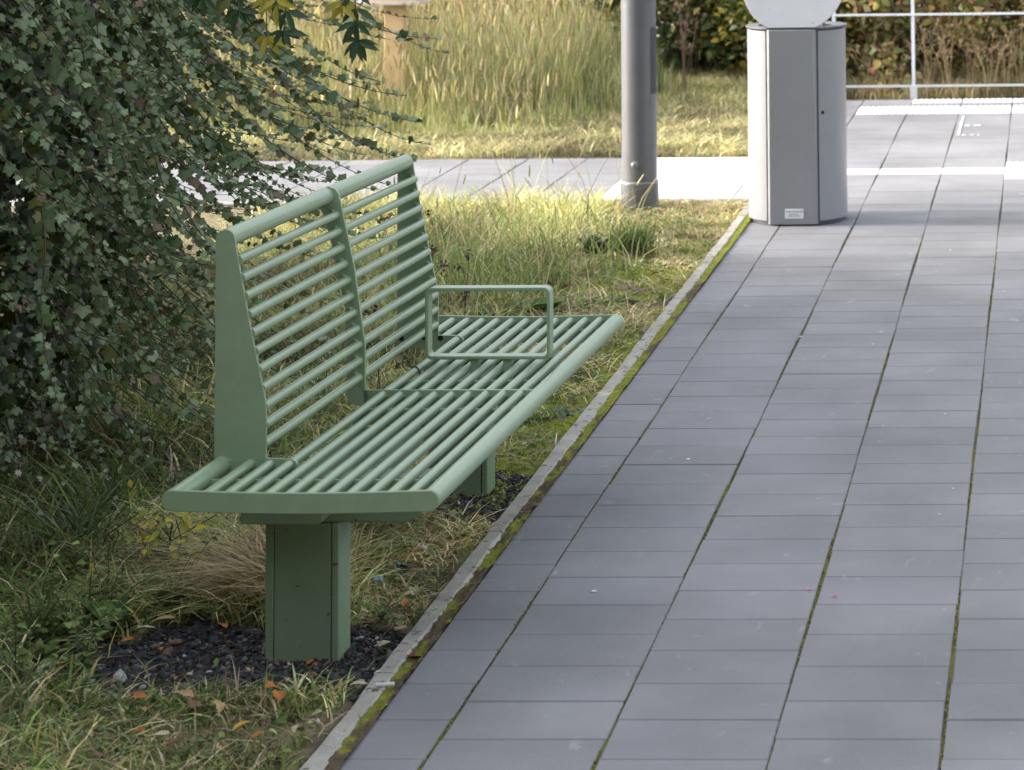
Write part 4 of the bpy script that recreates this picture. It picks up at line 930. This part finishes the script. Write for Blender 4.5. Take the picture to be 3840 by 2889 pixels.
rosette("broadleaf_weed", -1.88, 8.65, 18, .10, 3.2, DG+LG, "clump of rounded leaves seen through the armrest", "weed", "rounded-leaf weeds behind the armrest", .6)
rosette("broadleaf_weed", -1.72, 8.75, 15, .09, 3.2, DG+LG, "right-hand clump of rounded leaves behind the armrest", "weed", "rounded-leaf weeds behind the armrest", .6)
for i, (x, y, L_, lab) in enumerate([(-1.92, 5.28, .075, "large-leaved green weed left of the dark gravel"), (-2.02, 5.45, .08, "tall jagged green weed at the left, above the white paper scrap"), (-1.98, 5.05, .08, "drooping dark green weed at the left edge near the bottom"), (-1.84, 5.42, .08, "low green weed just behind the gravel"), (-2.08, 5.75, .07, "green weed at the left below the ivy")]):
    rosette("broadleaf_weed", x, y, 11, L_, 1.5 if i != 2 else .8, LG+DG, lab, "weed", "broad-leaved weeds at the lower left", .85)
for i in range(11):
    x, y = random.uniform(-2.14, -1.84), random.uniform(4.85, 5.6); root = empty("leafy_weed", (x, y, 0)); tag(root, "leafy green weed among the grass at the lower left, left of the gravel", "weed", "leafy weeds left of the gravel"); bm = bmesh.new(); P, S_, Fm = [], [], []
    for k in range(random.randint(4, 7)):
        tp = Vector((random.gauss(0, .045), random.gauss(0, .035), random.uniform(.05, .13))); pts = [Vector((0, 0, -.01)), tp*.5+Vector((0, 0, .015)), tp]; tube(bm, pts, .0016, 5, r2=.0008)
        for q in range(9):
            t = .25+.75*q/8; c_ = pts[0].lerp(tp, t); a = q*2.4+k; yd = norm(np.array((math.cos(a), math.sin(a), random.uniform(-.1, .6)))); nz = norm(np.array((random.gauss(0, .3), -.3, 1.))); xd = norm(np.cross(yd, nz)); P.append(c_[:]); S_.append(random.uniform(.018, .036)*(1.15-.5*t)); Fm.append(np.stack([xd, yd, np.cross(xd, yd)]))
    me = bpy.data.meshes.new("stalks"); bm.to_mesh(me); bm.free(); obj("stalks", me, STEMM, root); m = len(P); s_ = Soup()
    s_.add(*leaves(OV*np.array((random.choice([.9, 1.3, 1.7]), 1, 1.3)), OVT, np.array(P), np.array(S_), np.array(Fm), palette(m, dict(g1=3, g2=3, g3=3)))); obj("leaves", s_.mesh("leaves"), GRASSM, root)
yw = empty("yellow_weed", (-1.93, 5.62, .09)); tag(yw, "weed with small yellow autumn leaves left of the bench", "weed"); n = 60; s_ = Soup()
s_.add(*leaves(OVW, OVT, rng.normal(0, 1, (n, 3))*np.array((.055, .04, .045)), rng.uniform(.014, .03, n), frames(np.stack([rng.normal(0, .5, n), rng.normal(-.5, .5, n), np.ones(n)], -1), rng.uniform(0, 6, n)), np.array([(.62, .50, .06), (.45, .40, .06), (.30, .32, .07)])[rng.integers(0, 3, n)])); obj("leaves", s_.mesh("leaves"), GRASSM, yw)
bm = bmesh.new()
for k in range(7): tube(bm, [(0, 0, -.09), (random.gauss(0, .03), random.gauss(0, .02), 0), (random.gauss(0, .06), random.gauss(0, .03), .05)], .0015, 5)
me = bpy.data.meshes.new("stalks"); bm.to_mesh(me); bm.free(); obj("stalks", me, STEMM, yw)
for i, (x, y, h, lab) in enumerate([(-2.16, 5.75, .30, "tall blue-green arching grass at the left edge below the ivy"), (-2.02, 5.2, .17, "coarse grass tuft at the left edge near the bottom"), (-2.22, 6.1, .22, "grass tuft at the foot of the ivy"), (-1.75, 8.1, .16, "green grass tuft behind the middle of the backrest"), (-1.70, 7.05, .15, "dense green grass tuft seen below the middle rib")]):
    tuft("grass_tuft", x, y, 90 if i < 3 else 240, h, dict(blue=4, g1=2) if i == 0 else dict(g1=4, g3=2, g2=2), lab, "grass tuft", "grass tufts round the bench", .03, (.3, 1.3), .0055 if i < 3 else .004)

# ---- fallen leaves, stones and litter, each its own object
def leaf_mesh(kind):
    bm = bmesh.new()
    if kind == "oval": O_ = [(0, 0), (.16, .15), (.24, .42), (.19, .70), (.06, .92), (0, 1), (-.06, .92), (-.19, .70), (-.24, .42), (-.16, .15)]
    else: O_ = [(0, 0), (.12, .1), (.42, .02), (.30, .24), (.52, .42), (.26, .50), (.22, .72), (0, 1), (-.22, .70), (-.26, .50), (-.50, .44), (-.30, .24), (-.40, .04), (-.12, .1)]
    z = lambda x, y: .35*x*x+.22*math.sin(y*3.2+x*2)*.5
    c_ = [bm.verts.new((x, y, z(x, y))) for x, y in O_]; m_ = [bm.verts.new((x*.45, .5+(y-.5)*.5, z(x*.5, y*.5)-.05)) for x, y in O_]; ct_ = bm.verts.new((0, .5, .04)); n = len(O_)
    for k in range(n):
        q = (k+1) % n; bm.faces.new((c_[k], c_[q], m_[q], m_[k])); bm.faces.new((m_[k], m_[q], ct_))
    me = bpy.data.meshes.new("leaf"); bm.to_mesh(me); bm.free(); me.polygons.foreach_set("use_smooth", [True]*len(me.polygons)); return me
LMAT = {k: mat("fallen_"+k, c, .6, .35, var=.35, vscale=45, bump=.3, bscale=120) for k, c in dict(yellow=(.48, .30, .05), orange=(.42, .16, .04), tan=(.42, .28, .14), cream=(.52, .46, .30), maroon=(.22, .04, .05), salmon=(.45, .20, .12), brown=(.17, .09, .05)).items()}
PROTO = {}
def fleaf(x, y, size, colour, kind, label, group=None, rz=None, tilt=None):
    k = (kind, colour)
    if k not in PROTO: me = leaf_mesh(kind); me.materials.append(LMAT[colour]); PROTO[k] = me
    o = bpy.data.objects.new("fallen_leaf", PROTO[k]); COL.objects.link(o)
    zz = .012 if x > -1.31 else float(ground_z(np.array([x]), np.array([y]))[0])+.016+.024*(x < -1.42)
    o.location = (x, y, zz); o.scale = (size,)*3; o.rotation_euler = (random.gauss(0, .25) if tilt is None else tilt, random.gauss(0, .25), random.uniform(0, 6.28) if rz is None else rz)
    tag(o, label, "leaf", group)
FL = [(-1.70, 5.37, .085, "yellow", "oval", "large curled yellow leaf on the gravel edge left of the bench leg", -1.2), (-1.785, 5.28, .055, "tan", "oval", "brownish leaf on the grass edge up-left of the gravel", None), (-1.85, 5.20, .05, "cream", "oval", "cream leaf at the upper left corner of the gravel", -1), (-1.825, 5.15, .034, "orange", "oval", "small orange leaf at the left tip of the gravel", None),
 (-1.68, 5.24, .028, "orange", "lobed", "tiny orange leaf standing on the gravel near the leg", None), (-1.64, 4.90, .040, "orange", "oval", "orange leaf just below the gravel patch", None), (-1.43, 4.80, .055, "orange", "oval", "orange leaf half hidden in green weeds near the kerb bottom", None), (-1.62, 4.785, .05, "tan", "lobed", "pale tan leaf below the gravel in the grass", None),
 (-1.445, 4.575, .042, "yellow", "oval", "yellow leaf near the bottom edge left of the kerb", None), (-1.365, 4.70, .034, "cream", "oval", "cream chip-like leaf beside the lower kerb", None), (-1.352, 5.42, .040, "orange", "oval", "curled orange leaf on stones right of the bench leg", None), (-1.345, 5.53, .042, "cream", "lobed", "pale star-shaped leaf near the kerb right of the leg", None),
 (-1.258, 5.09, .034, "maroon", "lobed", "dark red leaf in the moss gap beside the kerb", None), (-1.405, 7.84, .050, "yellow", "lobed", "bright yellow leaf on the moss right of the bench seat", None), (-1.69, 9.0, .05, "salmon", "lobed", "salmon pink leaf behind the armrest", None), (-1.39, 8.28, .055, "salmon", "lobed", "orange and cream leaf near the far corner of the seat", None),
 (-1.505, 7.88, .05, "orange", "lobed", "rust orange leaf seen under the seat bars near the armrest", None), (-1.42, 4.61, .032, "orange", "oval", "small orange leaf at the bottom by the kerb", None), (-1.85, 4.80, .04, "cream", "oval", "cream leaf at the lower left", None), (-1.55, 4.56, .045, "cream", "oval", "long cream leaf at the bottom edge", None),
 (-1.90, 4.97, .04, "orange", "lobed", "orange leaf beside the white paper scrap", None), (-1.36, 6.10, .03, "orange", "oval", "little orange leaf between the two bench legs", None), (-1.45, 6.02, .035, "tan", "oval", "tan leaf under the seat between the legs", None), (-1.33, 6.75, .03, "brown", "oval", "brown leaf beside the far gravel patch", None), (-1.37, 8.8, .04, "tan", "oval", "tan leaf on moss beyond the bench", None)]
for x, y, s_, c_, k_, lab, rz in FL: fleaf(x, y, s_, c_, k_, lab, None, rz)
cs = ["tan", "orange", "cream", "brown"]
for i in range(110):
    x = random.uniform(-2.1, -1.33); y = random.uniform(4.4, 9.8) if i > 25 else random.uniform(4.4, 5.2)
    if -1.62 < x < -1.36 and (5.02 < y < 5.3 or 6.28 < y < 6.52): continue
    fleaf(x, y, random.uniform(.016, .036), random.choice(cs), random.choice(["oval", "lobed"]), "small withered tan or orange leaf scattered in the verge grass", "small withered leaves in the verge")
WHITEM = mat("white_scrap", (.66, .66, .68), .6, .3, var=.1, vscale=60); BLUEM = mat("blue_foil", (.22, .36, .45), .3, .6, var=.5, vscale=70); CYANM = mat("cyan_plastic", (.05, .36, .33), .35); BLACKP = mat("black_scrap", (.02, .022, .03), .35)
def crumple(name, x, y, r, m, label, cat, z=.008, flat=.5, seed=0):
    bm = bmesh.new(); bmesh.ops.create_icosphere(bm, subdivisions=3, radius=1); rg = random.Random(seed)
    dirs = [Vector((rg.gauss(0, 1), rg.gauss(0, 1), rg.gauss(0, 1))).normalized() for _ in range(12)]
    for v in bm.verts:
        d_ = max(abs(v.co.normalized().dot(q)) for q in dirs); v.co *= .55+.6*(1-d_)*2.2; v.co.z *= flat
    bmesh.ops.scale(bm, verts=bm.verts, vec=(r, r*.8, r)); o = bmobj(name, bm, m, None, smooth=False); o.location = (x, y, z); o.rotation_euler = (0, 0, rg.uniform(0, 6)); return tag(o, label, cat)
crumple("paper_scrap", -1.944, 4.99, .026, WHITEM, "crumpled white paper scrap in the grass at the lower left", "litter", seed=1, z=.02)
crumple("foil_scrap", -1.456, 5.61, .020, BLUEM, "crumpled pale blue foil scrap right of the bench leg", "litter", seed=2, z=.015)
crumple("paper_scrap", -1.415, 5.86, .013, WHITEM, "small white scrap under the front edge of the seat", "litter", seed=3, z=.012)
crumple("stone", -1.378, 5.36, .020, mat("dark_stone", (.07, .07, .08), .8, var=.3, vscale=80), "dark rounded stone beside the orange leaf right of the leg", "stone", seed=4, z=.01, flat=.7)
crumple("stone", -1.40, 6.24, .020, mat("blue_stone", (.09, .10, .125), .8, var=.3, vscale=80), "blue-grey stone in front of the far bench leg", "stone", seed=5, z=.01, flat=.7)
for i, (x, y, r_, lab) in enumerate([(-1.30, 5.01, .012, "white pebble against the kerb at the gravel edge"), (-1.352, 6.30, .006, "small white pebble before the far bench leg"), (-1.43, 6.27, .005, "tiny white pebble on the far gravel"), (-1.34, 4.74, .007, "white pebble at the kerb foot near the bottom")]):
    crumple("pebble", x, y, r_, WHITEM, lab, "pebble", seed=10+i, z=.006, flat=.7)
bm = bmesh.new(); tube(bm, [(-.017, 0, 0), (.017, 0, .001)], .0038, 14); cb = bmobj("cigarette_butt", bm, WHITEM); cb.location = (-1.262, 4.917, .014); cb.rotation_euler = (0, 0, .1); tag(cb, "white cigarette end lying across the mossy kerb gap", "cigarette end")
bm = bmesh.new(); tube(bm, [(-.012, 0, 0), (.012, 0, .001)], .0038, 12); cb = bmobj("cigarette_butt", bm, LMAT["tan"]); cb.location = (-1.322, 5.27, .012); cb.rotation_euler = (0, 0, .5); tag(cb, "tan cigarette end on the gravel beside the kerb", "cigarette end")
li = empty("lighter", (-1.421, 5.703, .013)); li.rotation_euler = (0, 0, 2.5); tag(li, "black plastic scrap with a turquoise end in the thin grass", "litter")
bm = bmesh.new(); prism(bm, roundrect(-.016, .012, -.006, .006, .0055), 1, -.004, .004); bmobj("body", bm, BLACKP, li, bevel=.001)
bm = bmesh.new(); prism(bm, roundrect(.0125, .026, -.0045, .0045, .004), 1, -.0035, .0035); bmobj("cap", bm, CYANM, li, bevel=.001)
PINK = mat("pink_petal", (.55, .12, .45), .6)
for i, (x, y) in enumerate([(-.522, 5.559), (-.456, 5.519), (-1.382, 6.93)]):
    me = leaf_mesh("oval"); me.materials.append(PINK); o = bpy.data.objects.new("petal", me); COL.objects.link(o); o.location = (x, y, .003 if x > -1.2 else .02); o.scale = (.014,)*3; o.rotation_euler = (0, 0, i*2)
    tag(o, ["pink petal on the grey slab, the left one of two", "pink petal on the grey slab, the right one of two", "purple petal on the mossy verge by the kerb"][i], "petal")
for i in range(15):
    x = random.uniform(-1.15, .1); y = random.uniform(4.8, 11); r_ = random.uniform(.0025, .006)
    bm = bmesh.new(); bmesh.ops.create_icosphere(bm, subdivisions=1, radius=r_); bmesh.ops.scale(bm, verts=bm.verts, vec=(1.3, 1, .3)); o = bmobj("white_chip", bm, WHITEM, None); o.location = (x, y, .0015); o.rotation_euler = (0, 0, random.random()*6)
    tag(o, "tiny white chip lying on the grey slabs", "chip", "white chips on the paving")
# the pale service cover outline in the far paving
bm = bmesh.new(); box(bm, -.475, -.463, 13.80, 14.72, .0022, .0034); 
for a, b in ((-.455, -.43), (-.41, -.385), (-.37, -.355)): box(bm, a, b, 13.79, 13.815, .0022, .0034)
for a, b in ((-.45, -.42), (-.40, -.36)): box(bm, a, b, 14.22, 14.26, .0022, .0034)
tag(bmobj("chalk_mark", bm, mat("chalk", (.60, .62, .66), .8), None, smooth=False), "pale chalk line with dashes drawn on the far grey slabs", "chalk mark")
